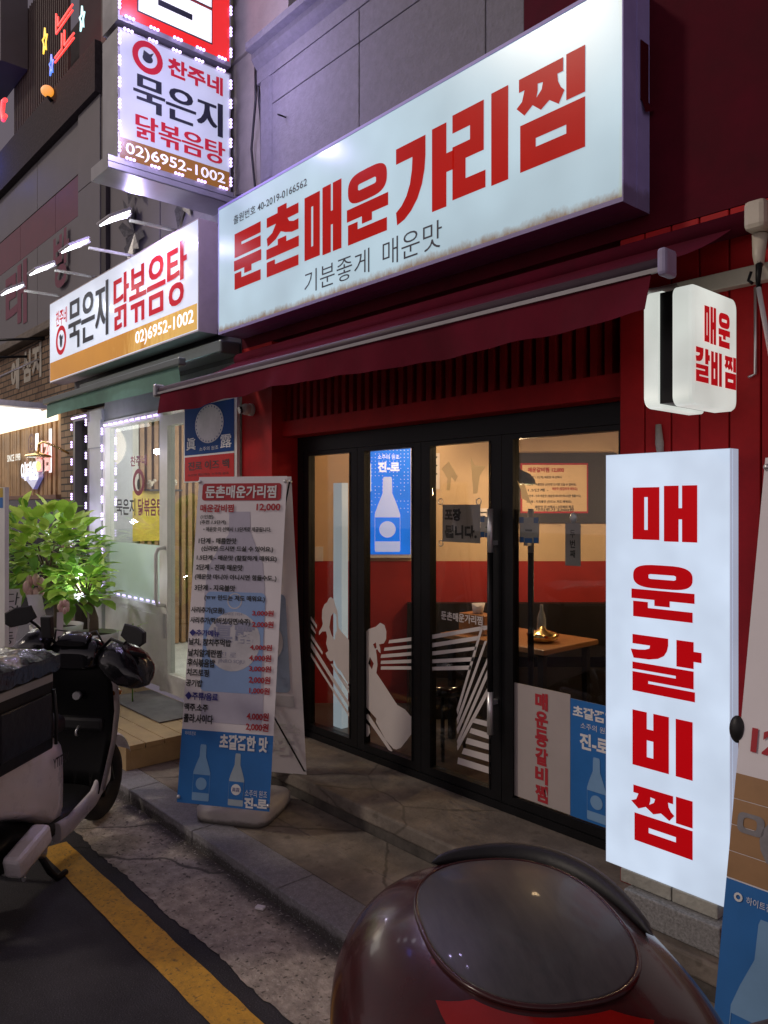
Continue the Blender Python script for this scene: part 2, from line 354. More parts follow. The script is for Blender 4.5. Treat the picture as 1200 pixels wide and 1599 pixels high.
# ------------------------------------------------------------------ ground
asphalt = pm('asphalt', (.050, .047, .052), .8, var=.45, scale=2.2, bump=.5, bscale=140, spec=.3)
stain_or_shade(asphalt, 'Z', -1, 1, (.020, .019, .022), .5, 1.6, (1, 1.6, 1), thr=(.40, .62))
conc_gutter = pm('gutter concrete', (.38, .33, .275), .85, var=.45, scale=14, bump=.7, bscale=55, spec=.25)
stain_or_shade(conc_gutter, 'Y', -1.42, -1.22, (.05, .043, .04), .85, 5, thr=(.44, .66))  # dirt band by the kerb that also paints in the kerb's shadow
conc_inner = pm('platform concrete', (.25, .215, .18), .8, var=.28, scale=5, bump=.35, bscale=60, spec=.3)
stain_or_shade(conc_inner, 'Z', -1, 1, (.10, .085, .075), .7, 4.5, thr=(.50, .66))
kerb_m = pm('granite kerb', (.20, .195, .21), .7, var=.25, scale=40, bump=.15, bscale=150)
stain_or_shade(kerb_m, 'Z', .075, .0, (.045, .04, .038), .9, 8, thr=(.40, .55))  # shade on the kerb front put into the colour, darker downwards
riser_m = pm('shade darkened step riser', (.075, .066, .058), .85, var=.4, scale=12, bump=.4, bscale=50)  # shade on the street-facing riser is put into its dark colour
yellow_m = pm('worn yellow road paint', (.66, .35, .035), .7, var=.16, scale=18, bump=.3, bscale=120)
stain_or_shade(yellow_m, 'Z', -1, 1, (.09, .06, .03), .7, 22, thr=(.56, .72))

speckle(asphalt, (.11, .105, .11), 160, .60, .6); speckle(conc_gutter, (.55, .50, .43), 75, .62, .6); speckle(conc_gutter, (.07, .06, .05), 45, .62, .8); speckle(conc_inner, (.09, .075, .06), 14, .64, .5); speckle(kerb_m, (.40, .40, .42), 130, .60, .5); speckle(yellow_m, (.10, .07, .04), 60, .62, .6)
cracks(conc_gutter, (.08, .07, .06), .35, .003, .12); cracks(conc_inner, (.10, .085, .07), .28, .0025, .12); cracks(asphalt, (.012, .012, .012), .35, .004)
b = MB(); b.face([(-60, -40, 0), (30, -40, 0), (30, -1.2, 0), (-60, -1.2, 0)]); struct(b.build('road', asphalt))
b = MB(); n = 700; top = []; 
pts = [(-14 + 20 * i / n, -1.662 + .006 * math.sin(i * .23) + random.uniform(-.007, .007)) for i in range(n + 1)]
for (xa, ya), (xb, yb) in zip(pts, pts[1:]): b.face([(xa, ya, .004), (xb, yb, .004), (xb, -1.24, .006), (xa, -1.24, .006)])
struct(b.build('gutter', conc_gutter))
b = MB()
for xa, xb in ((-4.345, 4.0), (-9, -4.46)):
    k = int((xb - xa) / .1); p0 = None
    for i in range(k + 1):
        x = xa + (xb - xa) * i / k; q = (x, -1.742 + random.uniform(-.003, .003), -1.888 + random.uniform(-.003, .003))
        if p0: b.face([(p0[0], p0[2], .004), (q[0], q[2], .004), (q[0], q[1], .004), (p0[0], p0[1], .004)])
        p0 = q
struct(b.build('road_marking', yellow_m))
# granite kerb stones along the lower platform, each with a hairline joint
b = MB(); x = -9.0
while x < 3:
    L_ = .86 + random.uniform(-.04, .04); b.box(x + .002, x + L_ - .003, -1.25 + random.uniform(-.003, .003), -1.045, -.05, .085 + random.uniform(-.001, .001), bevel=.006); x += L_
struct(b.build('kerb', kerb_m))
b = MB(); x = -9.0
for xa, xb in ((-9, -5.33), (-5.325, -2.02), (-2.015, 3)):
    b.box(xa, xb, -1.04, -.80, -.05, .082, bevel=.003); b.box(xa + .4, xb + .396, -.797, -.54, -.05, .082, bevel=.003)
struct(b.build('lower_platform', conc_inner))
b = MB()
for xa, xb in ((-4.98, 3),):
    b.box(xa, xb, -.55, -.02, .14, .22, bevel=.012)
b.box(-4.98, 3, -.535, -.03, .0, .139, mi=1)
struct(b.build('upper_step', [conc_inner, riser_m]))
# small litter on the gutter and step
tag((lambda b: b.build('cigarette_packet', M['paper']))(MB().box(-.022, .022, -.014, .014, 0, .012, mat=Matrix.Translation((-3.02, -1.33, .008)) @ Matrix.Rotation(.5, 4, 'Z'), bevel=.003)), 'small crumpled pale packet lying in the gutter below the kerb', 'litter')

# ------------------------------------------------------------------ the red restaurant front
shop = thing('restaurant_storefront', 'dark red restaurant front with black glass folding doors and red boards', 'restaurant', (-3.2, 0, .22))
b = MB(); x = -1.83
while x < 1.2:                                                   # vertical boards right of the doors
    b.box(x + .003, x + .117, -.25, -.04, .22, 3.02, bevel=.004); x += .12
b.build('boarded_wall', M['red_wall'], shop)
b = MB(); b.box(-4.97, -4.57, -.25, -.02, .0, 3.02); b.build('side_pillar', M['red_wall'], shop)
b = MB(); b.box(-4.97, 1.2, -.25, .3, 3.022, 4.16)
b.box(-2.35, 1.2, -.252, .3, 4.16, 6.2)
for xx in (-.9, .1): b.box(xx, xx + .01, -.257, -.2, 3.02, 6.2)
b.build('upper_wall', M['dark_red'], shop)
# louvre above the doors: vertical slats between two rails
b = MB(); b.box(-4.57, -1.832, -.031, .055, 2.352, 3.0)
b.box(-4.57, -1.832, -.16, -.032, 2.352, 2.46); b.box(-4.57, -1.832, -.15, -.032, 2.93, 3.0)
x = -4.55
while x < -1.86:
    b.box(x, x + .038, -.135, -.032, 2.462, 2.928); x += .078
b.build('louvre', M['red_wall'], shop)
b = MB(); b.box(-4.57, -4.50, -.03, .06, .22, 2.35); b.box(-1.9, -1.832, -.03, .06, .22, 2.35)
b.box(-4.50, -1.90, -.03, .06, 2.245, 2.35); b.box(-4.50, -1.90, -.035, .06, .22, .262)
b.build('door_frame', M['black_metal'], shop)
F0 = FY(-.012)
def leaf(x0, x1, gx0, gx1):
    d = MB()
    d.box(x0, gx0, -.025, .03, .265, 2.243); d.box(gx1, x1, -.025, .03, .265, 2.243)
    d.box(gx0, gx1, -.025, .03, 2.216, 2.243); d.box(gx0, gx1, -.025, .03, .265, .312)
    d.box(gx0, gx0 + .008, -.031, -.0252, .312, 2.216); d.box(gx1 - .008, gx1, -.031, -.0252, .312, 2.216)
    o = d.build('door', M['black_metal'], shop)
    g = MB(); g.box(gx0, gx1, -.004, .004, .312, 2.216); g.build('glass', M['glass'], o)
    return o
d1 = leaf(-4.498, -3.902, -4.44, -3.97)
d2 = leaf(-3.898, -3.302, -3.83, -3.37)
d3 = leaf(-3.298, -2.682, -3.226, -2.756)
d4 = leaf(-2.678, -1.902, -2.605, -1.96)
def decal(parent, loops_list, mat='vinyl', name='decal'):
    d = MB()
    for lp in loops_list: d.poly(lp if isinstance(lp[0][0], (tuple, list)) else [lp], FY(0), .0065)
    return d.build(name, M[mat], parent, fixn=False)
fig1 = [(-4.206,1.233),(-4.17,1.214),(-4.158,1.178),(-4.134,1.144),(-4.128,1.1),(-4.122,1.034),(-4.092,1.008),(-3.988,.949),(-3.988,.659),(-4.028,.674),(-4.092,.736),(-4.14,.758),(-4.17,.802),(-4.212,.788),(-4.249,.809),(-4.267,.836),(-4.237,.856),(-4.261,.905),(-4.249,.952),(-4.261,.988),(-4.305,.982),(-4.343,.951),(-4.343,.978),(-4.311,1.012),(-4.299,1.036),(-4.309,1.073),(-4.305,1.134),(-4.28,1.174),(-4.249,1.192),(-4.231,1.22)]
fig1h = [(-4.176,1.128),(-4.146,1.113),(-4.14,1.002),(-4.154,.993),(-4.164,.94),(-4.2,.973),(-4.224,1.022),(-4.206,1.099)]
fig1 = [(min(x, -3.972), z) for x, z in fig1]
decal(d1, [[fig1, fig1h],
  [(-4.44,1.075),(-4.368,1.02),(-4.368,.994),(-4.44,1.048)], [(-4.44,1.024),(-4.381,.969),(-4.381,.954),(-4.44,.992)],
  [(-4.44,.952),(-4.299,.839),(-4.305,.82),(-4.44,.918)], [(-4.44,.896),(-3.975,.518),(-3.975,.484),(-4.44,.853)], [(-4.44,.816),(-3.975,.445),(-3.975,.42),(-4.44,.788)],
  [(-4.21,.77),(-4.185,.775),(-3.975,.60),(-3.975,.575)], [(-4.13,.72),(-4.10,.715),(-3.975,.625),(-3.975,.612)]])
fig2 = [(-3.828,1.04),(-3.809,1.057),(-3.734,1.083),(-3.692,1.113),(-3.65,1.103),(-3.632,1.064),(-3.635,1.016),(-3.656,.986),(-3.703,.973),(-3.692,.953),(-3.687,.919),(-3.703,.924),(-3.718,.939),(-3.734,.934),(-3.724,.893),(-3.718,.838),(-3.729,.785),(-3.661,.73),(-3.589,.668),(-3.529,.618),(-3.46,.605),(-3.402,.57),(-3.382,.547),(-3.382,.488),(-3.44,.422),(-3.499,.358),(-3.539,.339),(-3.569,.338),(-3.64,.377),(-3.734,.47),(-3.729,.492),(-3.828,.545)]
decal(d2, [[fig2, [(-3.761,.965),(-3.734,.982),(-3.726,.949),(-3.743,.939)], [(-3.793,.88),(-3.755,.843),(-3.772,.802),(-3.809,.835)]],
  [(-3.828,.497),(-3.809,.507),(-3.65,.385),(-3.574,.322),(-3.584,.316),(-3.609,.318),(-3.828,.475)], [(-3.828,.44),(-3.80,.43),(-3.79,.39),(-3.81,.36),(-3.828,.355)],
  [(-3.614,.991),(-3.604,1.013),(-3.372,1.064),(-3.372,1.041)], [(-3.656,.938),(-3.65,.959),(-3.372,1.017),(-3.372,.997)], [(-3.687,.888),(-3.682,.911),(-3.372,.973),(-3.372,.952)], [(-3.687,.85),(-3.684,.871),(-3.372,.927),(-3.372,.905)], [(-3.687,.814),(-3.684,.835),(-3.372,.885),(-3.372,.864)]])
bars = [[(-3.224,1.07),(-3.224,1.095),(-2.844,1.189),(-2.844,1.166)], [(-3.224,1.02),(-3.224,1.045),(-2.862,1.134),(-2.866,1.109)], [(-3.224,.972),(-3.224,.996),(-2.872,1.073),(-2.878,1.054)], [(-3.224,.926),(-3.224,.948),(-2.892,1.011),(-2.898,.987)], [(-3.224,.883),(-3.224,.904),(-2.912,.961),(-2.918,.936)]]
for k in range(5):                                               # five slanting bands of the same noodle stripe
    t0 = .027 * k; bars.append([(-2.842 + t0, 1.186 - .075 * k * (k < 5)), (-2.824 + t0, 1.19 - .075 * k), (-3.018, .66 - .055 * k), (-3.026, .69 - .055 * k)] if t0 < .06 else [(-2.762, 1.02 - .11 * (k - 3)), (-2.762, .975 - .11 * (k - 3)), (-3.018, .485 - .03 * (k - 3)), (-3.024, .51 - .03 * (k - 3))])
bars.append([(-2.842, 1.192), (-2.762, 1.205), (-2.762, 1.185), (-2.822, 1.170)])
for q in ([(-2.89,.668),(-2.758,.672),(-2.758,.641),(-2.902,.641)], [(-2.915,.609),(-2.758,.607),(-2.758,.574),(-2.928,.578)], [(-2.945,.546),(-2.758,.549),(-2.758,.515),(-2.958,.511)], [(-2.97,.482),(-2.758,.49),(-2.758,.45),(-2.988,.446)], [(-3.014,.418),(-2.758,.422),(-2.758,.385),(-3.021,.38)]): bars.append(q)
decal(d3, bars)
d = MB(); d.text('둔촌매운가리찜', -3.15, 1.195, -2.83, 1.245, FY(0), .0065, .02); d.build('lettering', M['vinyl'], d3, fixn=False)
# bar handles outside and inside
def handle(parent, x, y):
    h = MB(); h.tube([(x, y, .63), (x, y, .86)], .017, 14, 0); h.tube([(x, y, 1.61), (x, y, 1.845)], .017, 14, 0); h.tube([(x, y, .861), (x, y, 1.609)], .0165, 14, 1)
    for z in (.80, 1.66): h.box(x - .012, x + .012, min(y, 0) if y < 0 else .03, max(y, 0) if y > 0 else -.025, z - .012, z + .012, 0)
    h.build('handle', [M['steel'], M['black_metal']], parent)
handle(d3, -2.716, -.075); handle(d4, -2.56, .075)
# papers taped to the inside of the glass
grey_paper = translucent_mat('grey backed paper', (.42, .41, .43), .45)
card_m = translucent_mat('pale card', (.6, .6, .6), .4)
t = thing('paper_notice', 'grey paper notice hand lettered in black, hung inside the third door pane', 'notice', (-3.0, .012, 1.65))
b = MB(); b.box(-3.155, -2.862, .010, .013, 1.65, 1.868); b.build('sheet', grey_paper, t)
b = MB(); b.text('포장', -3.135, 1.772, -3.005, 1.845, FY(.010), .002, .05).text('됩니다.', -3.135, 1.672, -2.885, 1.75, FY(.010), .002, .05); b.build('lettering', M['ink_black'], t, fixn=False)
for x, z in ((-3.17, 1.885), (-2.87, 1.885), (-3.165, 1.64)):
    b = MB(); b.tube([(x, .004 + .006 * math.sin(a * .1), z) if 0 else (x + .018 * math.cos(a), .008, z + .018 * math.sin(a)) for a in [2 * math.pi * k / 12 for k in range(12)]], .003, 6, closed=True); b.build('suction_hook', M['steel'], t)
def card(x0, x1, z0, z1, lab):
    t = thing('door_card', lab, 'card', ((x0 + x1) / 2, .012, z0))
    b = MB(); b.box(x0, x1, .010, .014, z0, z1); b.build('sheet', card_m, t)
    b = MB(); h = z1 - z0; q = .03; f = FY(.010)
    for a, c in ((x0, z0), (x0, z1 - q), (x1 - q, z0), (x1 - q, z1 - q)): b.rect(a, c, a + q, c + q, f, .002)
    b.rect(x0 + .035, z0, x1 - .04, z0 + .025, f, .002); b.build('border', M['poster_blue'], t)
    b = MB(); b.rect(x0 + .04, z0 + h * .45, x1 - .04, z0 + h * .53, f, .003); b.build('print', M['ink_black'], t)
card(-2.858, -2.765, 1.685, 1.80, 'pale card with blue corners behind the third pane, left of the steel handle')
card(-2.585, -2.46, 1.665, 1.80, 'pale card with blue corners just right of the inner black door handle')
t = thing('hanging_notice', 'narrow grey strip notice hanging from a clip on the right hand pane', 'notice', (-2.25, .012, 1.56))
b = MB(); b.box(-2.295, -2.205, .010, .013, 1.56, 1.775); b.build('sheet', grey_paper, t)
b = MB(); b.text('두', -2.265, 1.70, -2.235, 1.74, FY(.010), .002, .02).text('번', -2.265, 1.65, -2.235, 1.69, FY(.010), .002, .02).text('째', -2.265, 1.60, -2.235, 1.64, FY(.010), .002, .02); b.build('lettering', M['ink_black'], t, fixn=False)
b = MB(); b.ell((-2.25, .016, 1.80), (.022, .006, .028), 12, 8); b.build('clip', M['steel'], t)
# posters stuck low on the right hand pane
t = thing('paper_poster', 'off white poster with one red vertical line of lettering, low on the right pane', 'poster', (-2.43, -.006, .32))
b = MB(); b.box(-2.606, -2.252, -.0095, -.0045, .318, .918); b.build('sheet', pm('off white poster paper', (.42, .37, .35), .6, var=.05), t)
b = MB(); zz = [.895 - .083 * k for k in range(7)]
for ch, z in zip('매운등갈비찜', [.895, .80, .705, .61, .515, .42]): b.text(ch, -2.466, z - .089, -2.386, z, FY(-.0095), .002, .045)
b.build('lettering', M['ink_red'], t, fixn=False)
t = thing('drink_poster', 'blue drink poster beside the off white one, half behind the tall lightbox', 'poster', (-2.1, -.006, .32))
b = MB(); b.box(-2.250, -1.965, -.0095, -.0045, .316, .90); b.build('sheet', M['poster_blue'], t)
b = MB(); f = FY(-.0095); b.text('초깔끔한', -2.235, .815, -1.99, .872, f, .002, .04).text('소주의 원조', -2.19, .765, -2.02, .795, f, .002, .0).text('진-로', -2.195, .665, -2.03, .745, f, .002, .04); b.build('lettering', M['ink_white'], t, fixn=False)
b = MB(); b.bm.free(); plain_bottle(-2.10, .33, .31, f, t, M['pale_blue'], .002)

# ------------------------------------------------------------------ inside the restaurant
cream = pm('cream interior wall', (.66, .50, .33), .8, var=.05); red_in = pm('red interior wainscot', (.36, .022, .02), .6, var=.1)
floor_in = pm('dark tiled floor', (.11, .10, .095), .35, var=.25, scale=5); ceil_in = pm('interior ceiling', (.32, .28, .24), .9, var=.05)
random.seed(11)
A_, B_ = Vector((-5.30, .44, 0)), Vector((-1.60, 4.60, 0)); U_ = (B_ - A_).normalized(); N_ = Vector((U_.y, -U_.x, 0))
FI = Fr(A_, U_, (0, 0, 1), N_); LI = (B_ - A_).length
room = thing('dining_room', 'dining room behind the glass doors with cream walls above red wainscot', 'interior', (-3.2, 1.5, .22))
b = MB(); b.rect(0, 1.40, LI, 2.9, FI)
b.face([(-5.30, .44, 1.4), (-4.58, .07, 1.4), (-4.58, .07, 2.9), (-5.30, .44, 2.9)]); b.build('upper_wall', cream, room, fixn=False)
b = MB(); b.rect(0, .2, LI, 1.40, FI); b.face([(-5.30, .44, .2), (-4.58, .07, .2), (-4.58, .07, 1.4), (-5.30, .44, 1.4)]); b.build('wainscot', red_in, room, fixn=False)
b = MB(); b.box(-5.38, 1.2, .062, 6, .15, .215); b.build('floor', floor_in, room)
b = MB(); b.box(-5.38, 1.2, .05, 6, 2.75, 2.85); b.build('ceiling', ceil_in, room)
b = MB(); b.box(1.1, 1.2, .05, 6, .2, 2.75); b.box(-1.8, 1.1, 5.9, 6, .2, 2.75); b.build('side_wall', cream, room)
b = MB(); b.box(-4.535, -4.435, .27, .33, .22, 2.03); b.build('reflection_post', glow('cool glow for glass reflection', (.34, .40, .44), .85, scale=2), room)  # added glowing post, stands in for a lit sign's reflection in the glass
def on_wall(u, z, d): p = FI.P(u, z, d); return p
# lit blue box on the wall
def wall_u(u_px):                                                # where the sight line of a given bearing meets that wall
    r = (u_px - 600) / 1200.; dx, dy = -math.cos(YAW) + r * math.sin(YAW), math.sin(YAW) + r * math.cos(YAW)
    ox, oy = A_.x, A_.y + 3.25; det = U_.x * dy - U_.y * dx
    return (-(ox * dy - oy * dx)) / det
u0, u1 = wall_u(566), wall_u(641)
t = thing('poster_lightbox', 'glowing blue drink poster lightbox on the wall seen through the second pane', 'lightbox', FI.P((u0 + u1) / 2, 1.45, .03))
b = MB(); b.poly([[(u0 - .02, 1.43), (u1 + .02, 1.43), (u1 + .02, 2.36), (u0 - .02, 2.36)]], FI, .05, thick=.05); b.build('case', M['white_paint'], t)
b = MB(); b.rect(u0, 1.46, u1, 2.34, FI, .055); b.build('panel', glow('blue lit poster', (.012, .16, .78), .95, scale=3, var=.25), t, fixn=False)
b = MB()
for i in range(14):
    for j in range(18):
        if random.random() < 1 - .03 * j: b.disc(u0 + .02 + i * .03, 2.32 - j * .03, .0045, FI, .058, seg=6)
b.build('dots', lamp_mat('pale blue lit dots', (.06, .30, .9), .9), t, fixn=False)
b = MB(); b.text('소주의 원조', u0 + .13, 2.245, u0 + .31, 2.285, FI, .06, .01).text('진-로', u0 + .13, 2.14, u0 + .31, 2.225, FI, .06, .05)
b.poly([[(u0 + .01, 1.98), (u0 + .075, 1.98), (u0 + .075, 2.20), (u0 + .06, 2.25), (u0 + .06, 2.33), (u0 + .01, 2.33)]], FI, .059); b.build('lettering', lamp_mat('white lit print', (.75, .85, 1), .9), t, fixn=False)
plain_bottle((u0 + u1) / 2 + .01, 1.48, .62, FI, t, lamp_mat('pale blue lit print', (.16, .36, .80), .85), .058)
# menu board
u0, u1 = wall_u(800), wall_u(962)
t = thing('menu_board', 'dark wall board carrying a cream menu sheet with a red border', 'menu board', FI.P((u0 + u1) / 2, 1.75, .03))
b = MB(); b.poly([[(u0, 1.72), (u1, 1.72), (u1, 2.30), (u0, 2.30)]], FI, .03, thick=.03); b.build('board', pm('dark peg board', (.03, .028, .025), .6, bump=.2, bscale=90), t, fixn=False)
m0, m1 = wall_u(812), wall_u(917)
b = MB(); b.rect(m0, 1.80, m1, 2.215, FI, .035); b.build('border', M['ink_red'], t, fixn=False)
b = MB(); b.rect(m0 + .015, 1.815, m1 - .012, 2.20, FI, .038); b.build('sheet', pm('cream menu sheet', (.74, .56, .36), .6, var=.04), t, fixn=False)
b = MB(); b.text('매운갈비찜 12,000', m0 + .06, 2.135, m0 + .36, 2.18, FI, .041, .03).text('매운맛 (칼칼하게 매워요)', m0 + .26, 1.985, m1 - .09, 2.015, FI, .041, .02); b.build('red_lettering', M['ink_red'], t, fixn=False)
b = MB()
for s_, x0, x1, z in (('(추천 1.5단계) 매운맛 미 선택시', .07, .34, 2.095), ('1단계 - 매콤한맛 (신라면 드시면 드실 수 있어요)', .06, .46, 2.035), ('1.5단계 -', .06, .23, 1.99), ('2단계 - 진짜 매운맛 (매운맛 마니아 아니시면 힘들수도)', .06, .5, 1.94), ('3단계 - 지옥불맛 (만드는 저도 매워요)', .05, .42, 1.893), ('매운맛 미 선택시 1.5단계로 제공', .12, .44, 1.85), ('사리추가 2,000원', .12, .44, 1.826)):
    b.text(s_, m0 + x0 * 1.0, z - .012, m0 + x1, z + .014, FI, .041, .02)
b.build('lettering', M['ink_black'], t, fixn=False)
b = MB(); b.poly([[(wall_u(491), 1.40), (wall_u(505), 1.40), (wall_u(505), 1.52), (wall_u(491), 1.52)]], FI, .015, thick=.015)
tag(b.build('light_switch', M['white_paint'], fixn=False), 'small square white wall switch seen low through the first pane', 'switch')
# pendant lamps, each with its own bulb
shade_m = pm('dark green enamel shade', (.03, .04, .032), .35, var=.15)
def pendant(x, y, z, lab, e):
    t = thing('pendant_lamp', lab, 'lamp', (x, y, z), group='pendant lamps over the tables')
    b = MB(); prof = [(.16, 0), (.155, .03), (.12, .075), (.05, .11), (.03, .16), (.028, .19)]
    b.loft([[(x + r * math.cos(a), y + r * math.sin(a), z + h) for a in [2 * math.pi * k / 24 for k in range(24)]] for r, h in prof], cap=False); b.build('shade', shade_m, t, fixn=False)
    b = MB(); b.tube([(x, y, z + .19), (x, y, 2.75)], .006, 6); b.build('cord', M['black_plastic'], t)
    b = MB(); b.ell((x, y, z + .012), (.04, .04, .042), 14, 10); b.build('bulb', lamp_mat('warm bulb', (1, .72, .38), 9), t)
    light('bulb_light', 'POINT', (x, y, z - .05), e, (1, .64, .34), t, .05)
pendant(-3.62, 1.25, 2.02, 'dark enamel pendant lamp with a lit warm bulb behind the third pane', 30)
pendant(-2.55, 2.35, 2.05, 'dark enamel pendant lamp hanging deeper in the dining room', 30)
pendant(-1.0, 2.2, 2.05, 'dark enamel pendant lamp in the far right of the dining room', 30)
pendant(-2.75, .62, 2.50, 'added pendant lamp, unseen close under the ceiling just inside the doors', 14)  # added lamp above the door head, lights papers and table from inside
pendant(-4.35, .95, 2.60, 'small pendant lamp close under the dining room ceiling at the left', 16)
bench_m = pm('dark leatherette', (.014, .012, .012), .45, var=.3)
t = thing('bench_seat', 'long dark bench along the red wall behind the tables', 'bench', FI.P(1.8, .22, .3))
b = MB(); b.poly([[(.95, .22), (4.2, .22), (4.2, .62), (.95, .62)]], FI, .50, thick=.49); b.poly([[(.95, .60), (.95, .62), (4.2, .62), (4.2, .60)]], FI, .02); b.face([FI.P(.95, .62, .02), FI.P(4.2, .62, .02), FI.P(4.2, .62, .5), FI.P(.95, .62, .5)]); b.build('seat', bench_m, t, fixn=False)
b = MB(); b.poly([[(.95, .62), (4.2, .62), (4.2, 1.06), (.95, 1.06)]], FI, .10, thick=.09); b.build('back', bench_m, t, fixn=False)
res_m = translucent_mat('old tape residue', (.80, .66, .42), .75)
for nm, pts in (('torn tape residue on the third pane, left patch', [(-3.16, 2.08), (-3.10, 2.12), (-3.03, 2.03), (-3.05, 2.0), (-3.08, 2.03), (-3.09, 1.95), (-3.12, 1.95), (-3.11, 2.02)]), ('torn tape residue on the third pane, right patch', [(-2.93, 2.14), (-2.90, 2.09), (-2.82, 2.08), (-2.86, 2.03), (-2.88, 1.93), (-2.91, 1.93)]), ('torn tape residue on the right pane by its steel handle', [(-2.60, 2.0), (-2.575, 1.95), (-2.57, 1.90), (-2.52, 1.88), (-2.50, 1.86), (-2.53, 1.93), (-2.55, 1.98), (-2.575, 1.97)])):
    b = MB(); b.poly([pts], FY(.0062), 0); tag(b.build('tape_residue', res_m, fixn=False), nm, 'tape')
# tables with boxes and dishes, and stools
wood_t = pm('varnished table wood', (.36, .17, .07), .35, var=.25, scale=4); brass_m = pm('brass pot', (.75, .55, .25), .22, 1., var=.1)
def table(x, y, w_, d_, lab, rz=0.):
    t = thing('dining_table', lab, 'table', (x, y, .22))
    b = MB(); b.box(x - w_ / 2, x + w_ / 2, y - d_ / 2, y + d_ / 2, .93, .965, bevel=.006); b.build('tabletop', wood_t, t)
    for sx_ in (-1, 1):
        for sy_ in (-1, 1): q = MB(); q.box(x + sx_ * (w_ / 2 - .06) - .02, x + sx_ * (w_ / 2 - .06) + .02, y + sy_ * (d_ / 2 - .06) - .02, y + sy_ * (d_ / 2 - .06) + .02, .22, .929); q.build('leg', M['black_metal'], t)
table(-1.75, 1.15, .9, .7, 'wooden dining table holding a tissue box and pots, behind the right pane')
table(-3.35, .95, .9, .6, 'wooden dining table with a wooden box, behind the second and third panes')
def wood_box(x, y, lab, s=.12):
    t = thing('wooden_box', lab, 'box', (x, y, .965))
    b = MB(); b.box(x - s, x + s, y - .07, y + .07, .966, 1.10, bevel=.004); b.build('body', wood_t, t)
    b = MB(); b.loft([[(x - .03, y - .02, 1.10), (x + .03, y - .02, 1.10), (x + .03, y + .02, 1.10), (x - .03, y + .02, 1.10)], [(x - .05, y - .01, 1.17), (x + .02, y - .03, 1.15), (x + .05, y + .02, 1.18), (x - .01, y + .03, 1.16)]]); b.build('tissue', M['paper'], t)
wood_box(-2.02, 1.05, 'wooden tissue box on the dining table behind the right pane'); wood_box(-3.62, .85, 'wooden tissue box on the table behind the second pane')
for x, y, lab in ((-1.72, 1.0, 'brass pot on the table behind the right pane'), (-3.1, .9, 'brass dish on the table behind the third pane')):
    b = MB(); b.loft([[(x + r * math.cos(a), y + r * math.sin(a), .966 + h) for a in [2 * math.pi * k / 20 for k in range(20)]] for r, h in ((.07, 0), (.10, .02), (.105, .05), (.09, .06), (.03, .075), (.012, .10))]); tag(b.build('pot', brass_m), lab, 'pot')
def glass_bottle(x, y, lab, col):
    b = MB(); b.loft([[(x + r_ * math.cos(a), y + r_ * math.sin(a), .966 + h) for a in [2 * math.pi * k / 14 for k in range(14)]] for r_, h in ((.028, 0), (.031, .01), (.031, .12), (.024, .15), (.012, .185), (.012, .215), (.010, .22))]); tag(b.build('bottle', pm('bottle glass ' + lab[:12], col, .12, coat=.5)), lab, 'bottle')
glass_bottle(-1.86, 1.22, 'green glass bottle beside the brass pot behind the right pane', (.02, .10, .05)); glass_bottle(-3.22, 1.05, 'clear pale water bottle on the table behind the third pane', (.30, .36, .38))
for k_, (u_, z_, w2, h2, lab) in enumerate(((wall_u(735), 1.62, .16, .22, 'small white paper taped on the cream wall behind the third pane'), (wall_u(668), 2.0, .10, .30, 'narrow framed notice on the cream wall right of the lit blue box'))):
    t = thing('wall_notice', lab, 'notice', FI.P(u_, z_, .01)); b = MB(); b.poly([[(u_, z_), (u_ + w2, z_), (u_ + w2, z_ + h2), (u_, z_ + h2)]], FI, .012, thick=.011); b.build('sheet', M['paper'], t, fixn=False)
    b = MB()
    for q_ in range(5): b.rect(u_ + .02, z_ + h2 - .04 - q_ * .035, u_ + w2 - .02 - .02 * (q_ % 2), z_ + h2 - .028 - q_ * .035, FI, .015)
    b.build('print', M['ink_black'], t, fixn=False)
def stool(x, y, lab):
    t = thing('stool', lab, 'stool', (x, y, .215), group='black stools in the dining room')
    b = MB(); b.loft([[(x + r * math.cos(a), y + r * math.sin(a), .62 + h) for a in [2 * math.pi * k / 18 for k in range(18)]] for r, h in ((.14, 0), (.165, .02), (.165, .05), (.14, .07))]); b.build('seat', M['gloss_black'], t)
    for k in range(4): a = .785 + k * 1.571; q = MB(); q.tube([(x + .1 * math.cos(a), y + .1 * math.sin(a), .62), (x + .15 * math.cos(a), y + .15 * math.sin(a), .215)], .012, 6); q.build('leg', M['black_metal'], t)
stool(-2.75, .55, 'black stool just inside the third pane'); stool(-2.15, .5, 'black stool just inside the right pane'); stool(-3.55, .42, 'black stool just inside the second pane')

